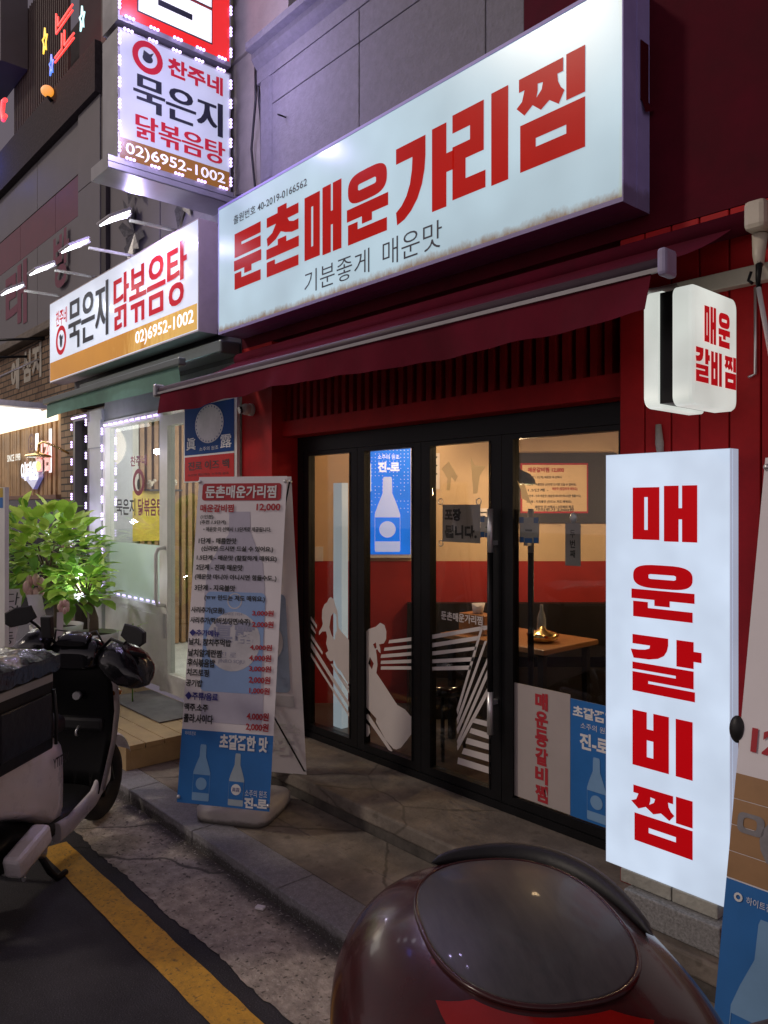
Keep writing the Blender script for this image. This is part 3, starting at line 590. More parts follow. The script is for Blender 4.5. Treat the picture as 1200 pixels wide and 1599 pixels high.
# ------------------------------------------------------------------ red awning
SL = lambda x: .03 * math.sin(x * 2.1) * 0
t = thing('shop_awning', 'long maroon canvas awning with a drooping valance over the glass doors', 'awning', (-3.1, -.5, 2.6))
b = MB(); n = 40
for i in range(n):
    xa, xb = -4.9 + 3.6 * i / n, -4.9 + 3.6 * (i + 1) / n
    for j in range(6):
        def q(x, f): return (x, -.27 - .63 * f, 2.945 - .285 * f - .018 * math.sin(f * math.pi) - .008 * math.sin(x * 5) * f - .02 * f * (1 - f))
        b.face([q(xa, j / 6), q(xb, j / 6), q(xb, (j + 1) / 6), q(xa, (j + 1) / 6)])
bmesh.ops.remove_doubles(b.bm, verts=b.bm.verts[:], dist=.0005); b.build('canvas', M['awning'], t, smooth=True)
b = MB()
for i in range(n * 2):
    xa, xb = -4.9 + 3.6 * i / n / 2, -4.9 + 3.6 * (i + 1) / n / 2
    for j in range(4):
        def q(x, f): return (x, -.925 - .022 * f * (1 + math.sin(x * 3.3) + .6 * math.sin(x * 9 + 1) + .35 * math.sin(x * 23)) + .02 * f, 2.625 - f * (.135 + .010 * math.sin(x * 2.2) + .004 * math.sin(x * 11)))
        b.face([q(xa, j / 4), q(xb, j / 4), q(xb, (j + 1) / 4), q(xa, (j + 1) / 4)])
bmesh.ops.remove_doubles(b.bm, verts=b.bm.verts[:], dist=.0005); b.build('valance', M['awning_valance'], t, smooth=True)
b = MB(); b.loft([[(x, -.912 + .018 * math.cos(a) * 1.0, 2.650 + .020 * math.sin(a)) for a in [2 * math.pi * k / 14 for k in range(14)]] for x in (-4.93, -1.27)])
b.build('front_bar', pm('plum grey bar', (.075, .045, .06), .55), t)
b = MB(); b.box(-4.93, -1.27, -.936, -.924, 2.618, 2.633); b.build('bar_trim', pm('pale trim', (.33, .315, .33), .5), t)
b = MB(); b.box(-1.268, -1.235, -.955, -.875, 2.60, 2.69, bevel=.012); b.build('end_cap', pm('lilac grey cap', (.36, .33, .50), .5), t)  # violet light on this end is put into the cap's colour
b = MB(); b.box(-4.965, -4.932, -.955, -.875, 2.60, 2.69, bevel=.012); b.build('end_cap', M['alu'], t)
b = MB(); b.tube([(-4.93, -.30, 2.93), (-1.22, -.30, 2.93)], .045, 12); b.build('roller', M['awning'], t)
for x in (-4.6, -1.55): b = MB(); b.tube([(x, -.28, 2.75), (x + .06, -.6, 2.66), (x, -.89, 2.63)], .014, 8); b.build('folding_arm', M['alu'], t)
b = MB(); b.box(-1.235, -1.155, -.40, -.255, 2.865, 2.975, bevel=.02); b.tube([(-1.20, -.33, 2.86), (-1.20, -.34, 2.78), (-1.19, -.36, 2.74)], [.028, .022, .016], 10); b.tube([(-1.13, -.30, 2.94), (-1.11, -.31, 2.86), (-1.13, -.31, 2.78), (-1.10, -.29, 2.70), (-1.10, -.29, 2.60)], .022, 10); b.build('gear_box', M['beige_metal'], t)
b = MB(); b.tube([(-1.19, -.36, 2.75), (-1.192, -.365, 2.69), (-1.19, -.37, 2.655)], [.013, .01, .008], 8); b.tube([(-1.215, -.37, 2.72), (-1.225, -.37, 2.69), (-1.21, -.37, 2.675)], .006, 6); b.build('crank_hook', M['black_metal'], t)
b = MB(); b.tube([(-1.188, -.372, 2.654), (-1.12, -.42, 2.36), (-1.02, -.50, 1.95)], .009, 8); b.build('crank_rod', M['white_paint'], t)
t = tag((lambda b: b.build('wall_rail', M['beige_metal']))(MB().box(-1.66, .8, -.30, -.252, 2.70, 2.765, bevel=.004)), 'flat beige metal rail fixed across the red boards under the awning end', 'rail')
b = MB(); b.tube([(-1.245, -.262, 2.69), (-1.245, -.262, 2.36), (-1.27, -.262, 2.352)], .006, 6); tag(b.build('cable', M['steel']), 'thin grey cable running down the red boards beside the projecting sign', 'cable')

# ------------------------------------------------------------------ the long lit shop sign
t = thing('shop_sign', 'long white backlit sign with big red lettering over the red restaurant', 'sign', (-3.3, -.456, 3.11))
sign_m = glow('lit sign face', (.44, .60, .69), .80, base=(.22, .26, .27), rough=.22, scale=1.8, var=.15)
stain_or_shade(sign_m, 'Z', 3.20, 3.105, (.17, .09, .03), .85, 16, (1, 1, .5), thr=(.52, .76))
stain_or_shade(sign_m, 'X', -1.78, -1.70, (.36, .40, .14), .5, 7, (1, 1, .18), thr=(.74, .95))
b = MB(); b.rect(-4.945, 3.115, -1.690, 3.995, FY(-.4565)); b.build('panel', sign_m, t, fixn=False)
side_m = pm('violet light tinted sign case', (.50, .44, .95), .5, var=.12)  # violet light falling on the right end is put into the case colour
stain_or_shade(side_m, 'Z', 3.22, 3.11, (.12, .07, .05), .5, 14)
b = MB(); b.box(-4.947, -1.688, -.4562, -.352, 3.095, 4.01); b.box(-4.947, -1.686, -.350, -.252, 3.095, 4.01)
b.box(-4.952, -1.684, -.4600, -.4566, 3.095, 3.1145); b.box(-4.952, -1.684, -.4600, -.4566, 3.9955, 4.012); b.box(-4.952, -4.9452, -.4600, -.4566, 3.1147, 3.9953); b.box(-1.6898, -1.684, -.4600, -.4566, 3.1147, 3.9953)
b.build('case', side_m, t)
b = MB(); b.box(-1.683, -1.680, -.33, -.27, 3.55, 3.80); b.face([(-1.68, -.33, 3.56), (-1.68, -.275, 3.56), (-1.66, -.26, 3.52), (-1.67, -.31, 3.50)]); b.build('peeled_patch', M['dark_red'], t)
red_lit = glow('red lit letters', (.40, .007, .003), .82, base=(.12, .004, .004), rough=.25, var=.08)
b = MB(); b.glyphs('둔촌매운가리찜', [(-4.722, 3.372, -4.385, 3.762), (-4.312, 3.368, -3.950, 3.795), (-3.886, 3.366, -3.518, 3.772), (-3.458, 3.362, -3.120, 3.755), (-3.047, 3.365, -2.622, 3.775), (-2.632, 3.372, -2.278, 3.800), (-2.216, 3.378, -1.864, 3.805)], FY(-.4565), .003); b.build('red_lettering', red_lit, t, fixn=False)
ink_lit = pm('dark sign ink', (.022, .025, .035), .4)
b = MB(); b.text('출원번호 40-2019-0166562', -4.735, 3.832, -3.86, 3.893, FY(-.4565), .003, .012); b.build('small_lettering', ink_lit, t, fixn=False)
b = MB(); b.text('기분좋게', -3.887, 3.168, -3.267, 3.305, FY(-.4565), .003, -.004).text('매운맛', -3.156, 3.168, -2.705, 3.310, FY(-.4565), .003, -.004); b.build('tagline', ink_lit, t, fixn=False)

# ------------------------------------------------------------------ small projecting box sign
t = thing('projecting_sign', 'small rounded white box sign with red lettering jutting from the red boards', 'sign', (-1.36, -.52, 2.22))
white_lit = glow('lit white plastic shell', (.66, .70, .65), .80, base=(.55, .56, .52), scale=4, var=.2)
def shell(x0, x1, nm):
    def rr(y0, y1, z0, z1, r, k=6):
        o = []
        for cy, cz, a0 in ((y1 - r, z1 - r, 0), (y0 + r, z1 - r, 90), (y0 + r, z0 + r, 180), (y1 - r, z0 + r, 270)):
            for i in range(k + 1): a = R(a0 + 90 * i / k); o.append((cy + r * math.cos(a), cz + r * math.sin(a)))
        return o
    s_ = 1 if x1 > x0 else -1
    rg = []
    for x, ins in ((x0, 0), (x1 - s_ * .015, 0), (x1 - s_ * .005, .005), (x1, .016)):
        rg.append([(x, y, z) for y, z in rr(-.702 + ins, -.348 - ins, 2.212 + ins, 2.632 - ins, .035)])
    b = MB(); b.loft(rg, smooth=False); return b.build(nm, white_lit, t)
shell(-1.345, -1.272, 'shell'); shell(-1.400, -1.462, 'shell')
b = MB(); b.box(-1.399, -1.346, -.690, -.36, 2.225, 2.62); b.build('core', M['black_metal'], t)
b = MB(); b.box(-1.39, -1.35, -.359, -.252, 2.27, 2.32); b.box(-1.39, -1.35, -.359, -.252, 2.54, 2.59); b.build('bracket', M['black_metal'], t)
b = MB(); fx = FX(-1.272); b.glyphs('매운', [(-.622, 2.435, -.533, 2.567), (-.512, 2.435, -.425, 2.560)], fx, .003).glyphs('갈비찜', [(-.684, 2.292, -.592, 2.412), (-.572, 2.290, -.488, 2.410), (-.464, 2.290, -.372, 2.408)], fx, .003)
b.build('red_lettering', glow('red lit small letters', (.45, .006, .010), .75, base=(.3, .01, .012)), t, fixn=False)

# ------------------------------------------------------------------ tall standing lightbox on blocks
t = thing('standing_lightbox', 'tall white standing lightbox with red vertical lettering beside the doors', 'lightbox', (-1.5, -.44, .39))
lb = glow('tall lightbox face', (.55, .66, .82), .90, base=(.28, .31, .35), scale=4.2, var=.12, rough=.3)
b = MB(); b.rect(-1.768, .392, -1.258, 2.068, FY(-.4505)); b.build('panel', lb, t, fixn=False)
b = MB(); b.box(-1.770, -1.256, -.4502, -.432, .390, 2.070); b.box(-1.770, -1.255, -.4300, -.385, .390, 2.070); b.build('case', glow('tall lightbox case', (.50, .60, .78), .55, base=(.5, .52, .56)), t)
b = MB(); b.glyphs('매운갈비찜', [(-1.646, 1.722, -1.378, 1.938), (-1.644, 1.418, -1.396, 1.628), (-1.647, 1.120, -1.392, 1.346), (-1.647, .822, -1.396, 1.043), (-1.643, .522, -1.396, .742)], FY(-.4505), .003)
b.build('red_lettering', glow('red lit tall letters', (.40, .001, .004), .75, base=(.30, .005, .006), var=.05), t, fixn=False)
blk = pm('concrete block', (.36, .36, .32), .85, var=.25, scale=12, bump=.4, bscale=80)
b = MB(); b.box(-1.70, -1.482, -.455, -.36, .335, .389, bevel=.004); b.box(-1.478, -1.30, -.455, -.36, .335, .389, bevel=.004)
tag(b.build('concrete_block', blk), 'pale concrete kerb block directly under the tall lightbox', 'block')
b = MB(); b.box(-1.66, -1.27, -.50, -.34, .222, .332, bevel=.006); tag(b.build('granite_block', pm('speckled granite', (.24, .24, .24), .7, var=.5, scale=90)), 'rough speckled granite block below the pale concrete block', 'block')
b = MB(); b.tube([(-1.64, -.262, 2.20), (-1.635, -.262, 2.12), (-1.632, -.2605, 2.075)], [.012, .018, .014], 8); tag(b.build('foam_drip', pm('dried foam', (.36, .31, .27), .9, bump=.5)), 'streak of dried grey sealant on the red boards above the tall lightbox', 'sealant')

# security camera
t = thing('security_camera', 'small white dome security camera under the left end of the red awning', 'camera', (-4.83, -.27, 2.55))
b = MB(); b.tube([(-4.83, -.25, 2.56), (-4.83, -.275, 2.56)], .045, 16); b.build('base', M['white_paint'], t)
b = MB(); b.ell((-4.83, -.30, 2.56), (.042, .045, .042), 16, 10); b.build('housing', M['white_paint'], t)
b = MB(); b.tube([(-4.835, -.325, 2.555), (-4.84, -.352, 2.55)], .026, 14); b.build('lens', M['gloss_black'], t)

# ------------------------------------------------------------------ banner stands
BAN = [('w','둔촌매운가리찜',-0.225,1.703,0.216,1.777,.03),('r','매운갈비찜',-0.252,1.621,-0.040,1.667,.03),('r','12,000',.100,1.625,.246,1.671,.03),
('k','(1인분)',-.246,1.579,-.165,1.607,.024),('k','(추천 1.5단계)',-.247,1.547,-.083,1.575,.024),('k','• 매운맛 미 선택시 1.5단계로 제공됩니다.',-.223,1.508,.197,1.536,.024),
('k','1단계 - 매콤한맛',-.248,1.437,-.011,1.472,.032),('k','(신라면 드시면 드실 수 있어요.)',-.227,1.391,.217,1.426,.032),('k','1.5단계 - 매운맛 (칼칼하게 매워요)',-.253,1.338,.241,1.373,.032),
('k','2단계 - 진짜 매운맛',-.253,1.285,.037,1.320,.032),('k','(매운맛 마니아 아니시면 힘들수도..)',-.257,1.228,.246,1.264,.032),('k','3단계 - 지옥불맛',-.254,1.168,-.001,1.203,.032),('k','(ㅠㅠ 만드는 저도 매워요.)',-.189,1.111,.183,1.147,.032),
('k','사리추가(모둠)',-.267,1.037,-.059,1.076,.032),('r','3,000원',.111,1.034,.240,1.069,.032),('k','사리추가(떡/버섯/당면/숙주)',-.267,.977,.103,1.019,.032),('r','2,000원',.114,.970,.243,1.009,.032),
('b','◆추가메뉴',-.267,.910,-.080,.949,.032),('k','날치, 참치주먹밥',-.267,.857,-.006,.899,.032),('r','4,000원',.109,.846,.241,.881,.032),('k','날치알계란찜',-.267,.796,-.060,.839,.032),('r','4,000원',.108,.786,.240,.825,.032),
('k','후식볶음밥',-.268,.740,-.096,.786,.032),('r','3,000원',.111,.729,.243,.765,.032),('k','치즈토핑',-.268,.687,-.129,.729,.032),('r','2,000원',.114,.665,.242,.708,.032),('k','공기밥',-.268,.630,-.165,.669,.032),('r','1,000원',.120,.609,.241,.648,.032),
('b','◆주류/음료',-.267,.556,-.065,.602,.032),('k','맥주.소주',-.267,.496,-.122,.538,.032),('r','4,000원',.113,.467,.244,.513,.032),('k','콜라.사이다',-.267,.432,-.087,.481,.032),('r','2,000원',.112,.411,.246,.457,.032)]
INK = {'w': 'ink_white', 'r': 'ink_red', 'k': 'ink_black', 'b': 'ink_blue'}
def rrect(x0, z0, x1, z1, r, k=5):
    o = []
    for cx, cz, a0 in ((x1 - r, z1 - r, 0), (x0 + r, z1 - r, 90), (x0 + r, z0 + r, 180), (x1 - r, z0 + r, 270)):
        for i in range(k + 1): a = R(a0 + 90 * i / k); o.append((cx + r * math.cos(a), cz + r * math.sin(a)))
    return o
BOT = [(-.068,1.625),(.06,1.625),(.07,1.511),(.103,1.441),(.155,1.334),(.176,1.193),(.208,.485),(.196,.442),(-.15,.442),(-.166,.485),(-.191,1.157),(-.181,1.299),(-.125,1.405),(-.064,1.494)]
def small_bottle(x, z, h, fr, parent):
    o = [(-.16, 0), (.16, 0), (.17, .02), (.17, .5), (.13, .62), (.065, .78), (.06, .97), (.05, 1), (-.05, 1), (-.06, .97), (-.065, .78), (-.13, .62), (-.17, .5), (-.17, .02)]
    b = MB(); b.poly([[(x + a * h * .95, z + c * h) for a, c in o]], fr, .003); b.build('bottle_print', pm('pale bottle print', (.36, .44, .50), .5, var=.12), parent, fixn=False)
    b = MB(); b.poly([[(x - .165 * h * .95, z + .12 * h), (x + .165 * h * .95, z + .12 * h), (x + .165 * h * .95, z + .46 * h), (x - .165 * h * .95, z + .46 * h)]], fr, .0042); b.build('bottle_label', M['poster_blue'], parent, fixn=False)
    b = MB(); b.disc(x, z + .31 * h, .105 * h, fr, .0054); b.build('bottle_emblem', M['ink_white'], parent, fixn=False)
    b = MB(); b.text('眞露', x - .08 * h, z + .27 * h, x + .08 * h, z + .35 * h, fr, .0066, .0); b.build('lettering', M['ink_blue'], parent, fixn=False)
def base_block(t, lab):
    b = MB(); prof = [(0, .215), (.02, .225), (.065, .225), (.085, .21), (.092, .17)]
    def sq(h, r, z): return [(r * math.copysign(abs(math.cos(a)) ** .35, math.cos(a)), r * math.copysign(abs(math.sin(a)) ** .35, math.sin(a)), z) for a in [2 * math.pi * k / 40 for k in range(40)]]
    b.loft([sq(0, r, z) for z, r in prof]); b.build('base', stain_or_shade(pm('grey plastic water base', (.46, .43, .41), .5, var=.12, bump=.05), 'Z', .05, .0, (.10, .09, .08), .8, 12), t)
    f = Fr((0, -.19, .0925), (1, 0, 0), (0, 1, 0), (0, 0, 1)); b = MB(); b.text('하이트진로', -.07, -.01, .07, .025, f, .001, .03).disc(-.10, .008, .022, f, .001, inner=.6, seg=14); b.build('base_lettering', pm('moulded grey', (.30, .28, .27), .5), t, fixn=False)
def sheet_frame(sgn, lean=.26, h=1.83, z0=.135):
    l = math.sqrt(lean ** 2 + h ** 2)
    return Fr((0, -sgn * (lean + .03), z0), (sgn, 0, 0), (0, sgn * lean / l, h / l), (0, -sgn * h / l, lean / l)), l
def cloth(t, nm, fr, top=1.83, wd=.55, mat='paper'):
    b = MB()
    for i in range(10):
        for j in range(24):
            def q(a, c): 
                x = -wd / 2 + wd * a / 10; z = top * c / 24; return fr.P(x, z, .006 * math.sin(z * 3.1 + x * 2) * math.sin(math.pi * c / 24) * 0)
            b.face([q(i, j), q(i + 1, j), q(i + 1, j + 1), q(i, j + 1)])
    bmesh.ops.remove_doubles(b.bm, verts=b.bm.verts[:], dist=.0004); return b.build(nm, M[mat], t, fixn=False, smooth=True)
def stand_poles(t, fr, wd=.55, top=1.83):
    for s_ in (-1, 1):
        p0 = fr.P(s_ * wd / 2 * .97, .03, -.012); p1 = fr.P(s_ * wd / 2 * .97, top - .03, -.012)
        b = MB(); b.tube([(s_ * .04, 0, .10), fr.P(0, .75, -.03), p1], .005, 6); b.build('pole', M['black_metal'], t)
        b = MB(); b.tube([fr.P(0, .55, -.03), p0], .005, 6); b.build('pole', M['black_metal'], t)
        for p in (p0, p1):
            k = MB(); k.ell(p + fr.n * .014, (.011, .011, .011), 10, 6); k.build('corner_stud', M['steel'], t)
BANNER_RZ = math.atan2(.562, .827)
t = thing('banner_stand', 'double sided menu banner stand with spicy rib prices, on the kerb by the doors', 'banner stand', (-3.885, -.885, .083), BANNER_RZ)
base_block(t, '')
fr, L_ = sheet_frame(1)
cloth(t, 'banner', fr); stand_poles(t, fr)
b = MB(); b.poly([BOT], fr, .002); b.build('bottle_print', M['lilac'], t, fixn=False)
b = MB(); b.poly([rrect(-.18, .609, .185, 1.165, .03)], fr, .003); b.build('label_print', M['label_blue'], t, fixn=False)
b = MB(); b.disc(.004, .89, .165, fr, .004); b.disc(.0, 1.115, .045, fr, .0042, inner=.85); b.build('label_emblem', pm('pale print', (.56, .55, .58), .6), t, fixn=False)
b = MB(); b.text('眞露', -.13, .88, .14, 1.0, fr, .005, .02).text('진 로', -.07, .80, .03, .83, fr, .005, 0).text('JINRO SOJU', -.08, .765, .08, .79, fr, .005, 0).text('SINCE 1924', -.06, 1.035, .05, 1.05, fr, .005, 0); b.build('label_lettering', pm('faint grey ink', (.30, .31, .42), .6), t, fixn=False)
b = MB(); b.poly([rrect(-.247, 1.690, .245, 1.790, .018)], fr, .003); b.build('header_print', M['ink_red'], t, fixn=False)
b = MB(); b.rect(-.2748, .0, .2748, .395, fr, .002); b.build('blue_print', M['poster_blue'], t, fixn=False)
for k in 'wrkb':
    b = MB()
    for c, s_, x0, z0, x1, z1, bo in BAN:
        if c == k: b.text(s_, x0, z0, x1, z1, fr, .0062, bo)
    if k == 'w': b.text('초깔끔한 맛', -.039, .304, .246, .385, fr, .0062, .04).text('하이트진로', -.252, .365, -.185, .386, fr, .0062, 0).text('소주의 원조', .129, .068, .258, .104, fr, .0062, 0).text('진-로', .127, .008, .260, .064, fr, .0062, .05)
    b.build('lettering', M[INK[k]], t, fixn=False)
plain_bottle(-.135, .02, .30, fr, t, M['pale_blue'])
small_bottle(.075, .012, .275, fr, t)
fb, L_ = sheet_frame(-1)
cloth(t, 'banner', fb); stand_poles(t, fb)
bk = Fr(fb.o, -fb.ux, fb.uz, -fb.n)                              # the rear sheet's print shows through, reversed
b = MB(); b.poly([rrect(-.03, .52, .20, 1.13, .03)], bk, .004); b.build('label_print', pm('washed out blue print', (.30, .38, .52), .6), t, fixn=False)
b = MB(); b.disc(.02, .84, .15, bk, .006); b.rect(-.16, .43, .22, .50, bk, .004); b.build('label_emblem', pm('pale show through print', (.56, .54, .56), .6), t, fixn=False)
b = MB(); b.text('소주의', .02, .26, .25, .325, bk, .006, .01, mirror=True).text('진-', .03, .12, .19, .24, bk, .006, .05, mirror=True).text('16.', .10, 1.20, .19, 1.25, bk, .006, .02, mirror=True).text('N', .12, 1.30, .19, 1.40, bk, .006, .02, mirror=True); b.build('lettering', pm('white show through', (.72, .70, .68), .6), t, fixn=False)

t = thing('banner_stand', 'banner stand at the right edge, pot photo over a blue drink print', 'banner stand', (-.70, -.80, .083), 0)
base_block(t, '')
fr, L_ = sheet_frame(1, .40)
cloth(t, 'banner', fr); stand_poles(t, fr)
wood_pr = pm('printed plank photo', (.36, .20, .09), .55, var=.15, scale=6)
b = MB()
for k in range(4):
    z0, z1 = .616 + k * .071, .616 + (k + 1) * .071
    s0 = .09 * (k % 2)
    b.rect(-.2745, z0 + .002, -.14 + s0, z1, fr, .002); b.rect(-.137 + s0, z0 + .002, .2745, z1, fr, .002)
b.build('plank_print', wood_pr, t, fixn=False)
b = MB(); b.disc(.02, .74, .215, fr, .004, rz=.118, inner=.87); b.poly([rrect(-.258, .745, -.185, .80, .016), rrect(-.242, .758, -.205, .788, .010)], fr, .004); b.build('pot_print', pm('steel pot print', (.22, .21, .22), .45, var=.3, scale=12), t, fixn=False)
b = MB(); b.disc(.02, .74, .182, fr, .0045, rz=.10); b.build('stew_print', pm('red stew print', (.20, .03, .02), .45, var=.5, scale=18), t, fixn=False)
b = MB(); b.ell(fr.P(-.08, .765, .0065), (.05, .002, .03), 12, 6); b.ell(fr.P(.03, .71, .0065), (.06, .002, .03), 12, 6); b.build('meat_print', pm('pale meat print', (.48, .36, .28), .5, var=.4, scale=25), t)
b = MB(); b.rect(-.2745, 0, .2745, .614, fr, .002); b.build('blue_print', M['poster_blue'], t, fixn=False)
b = MB(); b.text('12,000', -.24, .955, .0, 1.035, fr, .005, .04); b.build('lettering', M['ink_red'], t, fixn=False)
b = MB(); b.text('하이트진로', -.215, .565, -.13, .585, fr, .005, 0).disc(-.237, .575, .012, fr, .005, inner=.5, seg=12); b.build('lettering', M['ink_white'], t, fixn=False)
plain_bottle(-.15, .06, .48, fr, t, M['pale_blue'])
b = MB(); b.ell(fr.P(-.285, 1.02, -.005), (.022, .022, .040), 14, 10); b.build('clamp', M['black_plastic'], t)

# ------------------------------------------------------------------ neighbouring stew shop
grey_panel = stain_or_shade(pm('grey facade panels', (.27, .25, .27), .6, var=.15, scale=2.2, bump=.12, bscale=40), 'Z', -1, 1, (.12, .115, .12), .6, 3.2, (1, 1, .15), thr=(.50, .72))
stone_m = stain_or_shade(pm('rough grey stone cladding', (.27, .265, .285), .75, var=.22, scale=26, bump=.5, bscale=70), 'Z', -1, 1, (.12, .12, .13), .5, 4, (1, 1, .25), thr=(.52, .74))
led_white = lamp_mat('violet white led', (.62, .45, 1.0), 2.6)
LEDME = None
def led(parent, p, along, fr_n, group=None):
    """one three-diode module"""
    global LEDME
    key = tuple(along) + tuple(fr_n)
    if LEDME is None: LEDME = {}
    if key not in LEDME:
        b = MB(); a = Vector(along); n_ = Vector(fr_n)
        for k in (-1, 0, 1):
            b.ell(a * .026 * k + n_ * .006, (.0115, .0115, .0115), 6, 4)
        b.tube([-a * .036, a * .036], .004, 4, 1)
        o = b.build('led_module', [led_white, M['white_paint']], parent); LEDME[key] = o
    else:
        o = LEDME[key].copy(); COL.objects.link(o); o.parent = parent
    o.matrix_parent_inverse = Matrix.Translation(parent.location).inverted(); o.location = p
    return o

stew = thing('stew_storefront', 'white framed stew shop front with a big window and a glazed door', 'shop', (-6.7, -.25, .25))
b = MB(); b.box(-7.92, -7.60, -.27, .05, .25, 2.83); b.box(-7.92, -7.60, -.285, -.2702, 2.45, 2.72); b.build('column', pm('grey white column', (.48, .50, .52), .5, var=.08), stew)
b = MB(); b.box(-7.598, -5.0, -.24, .02, 2.70, 2.95); b.build('header', pm('grey steel header', (.33, .33, .35), .5, var=.12), stew)
b = MB(); b.box(-8.43, -5.0, -.24, .02, 2.952, 4.2); b.build('upper_wall', pm('dark grey wall', (.16, .16, .165), .8), stew)  # one even dark grey behind the sign
b = MB(); b.box(-7.598, -6.27, -.235, -.19, .27, .93); b.box(-7.57, -6.30, -.245, -.2352, .30, .90); b.build('lower_panel', M['white_frame'], stew)
win = MB()
win.box(-7.598, -7.53, -.26, -.17, .93, 2.698); win.box(-6.325, -6.262, -.26, -.17, .25, 2.698); win.box(-7.529, -6.326, -.26, -.17, .93, .985); win.box(-7.529, -6.326, -.26, -.17, 2.63, 2.698)
win_o = win.build('window', M['white_frame'], stew)
g = MB(); g.box(-7.529, -6.326, -.214, -.208, .986, 2.629); g.build('pane', M['shop_glass'], win_o)
g = MB(); g.rect(-7.529, .986, -6.326, 1.51, FY(-.2152)); g.build('frosted_film', translucent_mat('frosted green film', (.56, .68, .63), .55), win_o, fixn=False)
dd = MB(); dd.box(-6.258, -6.17, -.262, -.19, .26, 2.64); dd.box(-5.47, -5.39, -.262, -.19, .26, 2.64); dd.box(-6.169, -5.471, -.262, -.19, 2.55, 2.64); dd.box(-6.169, -5.471, -.262, -.19, .26, .42)
do = dd.build('door', M['white_frame'], stew)
g = MB(); g.box(-6.169, -5.471, -.23, -.224, .421, 2.549); g.build('pane', M['shop_glass'], do)
h = MB(); h.tube([(-6.21, -.262, 1.50), (-6.21, -.33, 1.49), (-6.215, -.345, 1.44), (-6.215, -.345, 1.06), (-6.21, -.33, 1.01), (-6.21, -.262, 1.0)], .017, 10); h.build('handle', M['white_paint'], do)
h = MB(); h.box(-6.232, -6.19, -.275, -.2622, .72, .93); h.build('lock', M['steel'], do)
b = MB(); b.text('찬주네', -7.03, 2.23, -6.68, 2.33, FY(-.2145), .004, .02); b.disc(-6.85, 2.08, .125, FY(-.2145), .004, inner=.66); b.text('닭볶음탕', -6.86, 1.77, -6.34, 1.93, FY(-.2145), .004, .02); b.build('lettering', pm('maroon window print', (.22, .03, .05), .5), win_o, fixn=False)
b = MB(); b.text('묵은지', -7.36, 1.77, -6.92, 1.93, FY(-.2145), .004, .015); b.disc(-6.85, 2.06, .03, FY(-.2145), .004, rz=.05); b.build('black_lettering', M['ink_black'], win_o, fixn=False)
# its interior
inn = thing('stew_shop_interior', 'bright white interior with wooden slats seen through the stew shop window', 'interior', (-6.7, .8, .25))
b = MB(); b.box(-8.6, -8.38, -.1, .46, .25, 2.85); b.box(-8.6, -5.40, 2.4, 2.5, .25, 2.85); b.box(-5.46, -5.40, .05, 2.4, .25, 2.85); b.build('wall', pm('white interior wall', (.68, .68, .64), .8, var=.05), inn)
b = MB(); b.box(-8.6, -8.42, .462, 2.4, .25, 2.85, 1); y = .47
while y < 2.3: b.box(-8.419, -8.36, y, y + .05, .25, 2.85); y += .085
b.build('slat_wall', [pm('oak slats', (.34, .19, .09), .5, var=.2), pm('dark slat backing', (.05, .03, .02), .8)], inn)
b = MB(); b.box(-8.6, -5.40, -.1, 2.5, 2.86, 2.9); b.box(-8.6, -5.40, -.1, 2.5, .2, .24); b.box(-5.46, -5.0, -.14, -.10, .25, 2.85); b.build('ceiling', pm('interior white', (.62, .62, .58), .8), inn)
b = MB(); b.box(-7.9, -6.4, .7, .82, 2.79, 2.85); b.build('tube_lamp', lamp_mat('white tube lamp', (1, .96, .88), 4), inn)
light('tube_light', 'POINT', (-6.8, .9, 2.4), 60, (1, .95, .88), inn, .25)
b = MB(); b.box(-8.359, -8.34, .36, .80, 1.46, 2.03); tag(b.build('wall_poster', pm('yellow and blue wall poster', (.62, .46, .06), .5, var=.3, scale=5)), 'yellow poster on the slatted wall inside the stew shop', 'poster')
t = thing('flower_shelf', 'small dark shelf of pale flowers on the slatted wall of the stew shop', 'shelf', (-8.3, .68, 2.06))
b = MB(); b.box(-8.36, -8.22, .52, .92, 2.03, 2.05); b.build('board', M['black_plastic'], t)
for y in (.58, .70, .84):
    b = MB()
    for k in range(7): b.ell((-8.28 + random.uniform(-.03, .03), y + random.uniform(-.035, .035), 2.11 + random.uniform(-.03, .04)), (.022, .022, .02), 7, 5)
    b.build('flowers', pm('cream petals', (.60, .52, .42), .7), t)
# led strings round the window
t = thing('led_string', 'violet white LED modules strung round the stew shop window and narrow pane', 'string lights', (-7.5, -.27, 1.0))
for x, y, z0, z1, n in ((-8.36, -.29, .85, 2.70, 11), (-7.95, -.29, 1.35, 2.72, 9), (-7.565, -.275, 1.08, 2.60, 10), (-7.40, -.203, 1.75, 2.50, 6)):
    for k in range(n): led(t, (x, y, z0 + (z1 - z0) * k / (n - 1)), (0, 0, 1), (.0, -1, 0))
for k in range(10): led(t, (-7.48 + k * .125, -.275, 2.655), (1, 0, 0), (0, -1, 0))
for k in range(9): led(t, (-7.45 + k * .132, -.203, 1.0), (1, 0, 0), (0, -1, 0))
for k in range(4): led(t, (-8.32 + k * .11, -.29, 2.79), (1, 0, 0), (0, -1, 0))
light('led_light', 'POINT', (-7.2, -.55, 2.4), 5, (.80, .74, 1), t, .03); light('led_light', 'POINT', (-7.75, -.55, 1.7), 4, (.78, .70, 1), t, .03); light('led_light', 'POINT', (-6.9, -.75, 1.15), 7, (.86, .86, 1), t, .03)
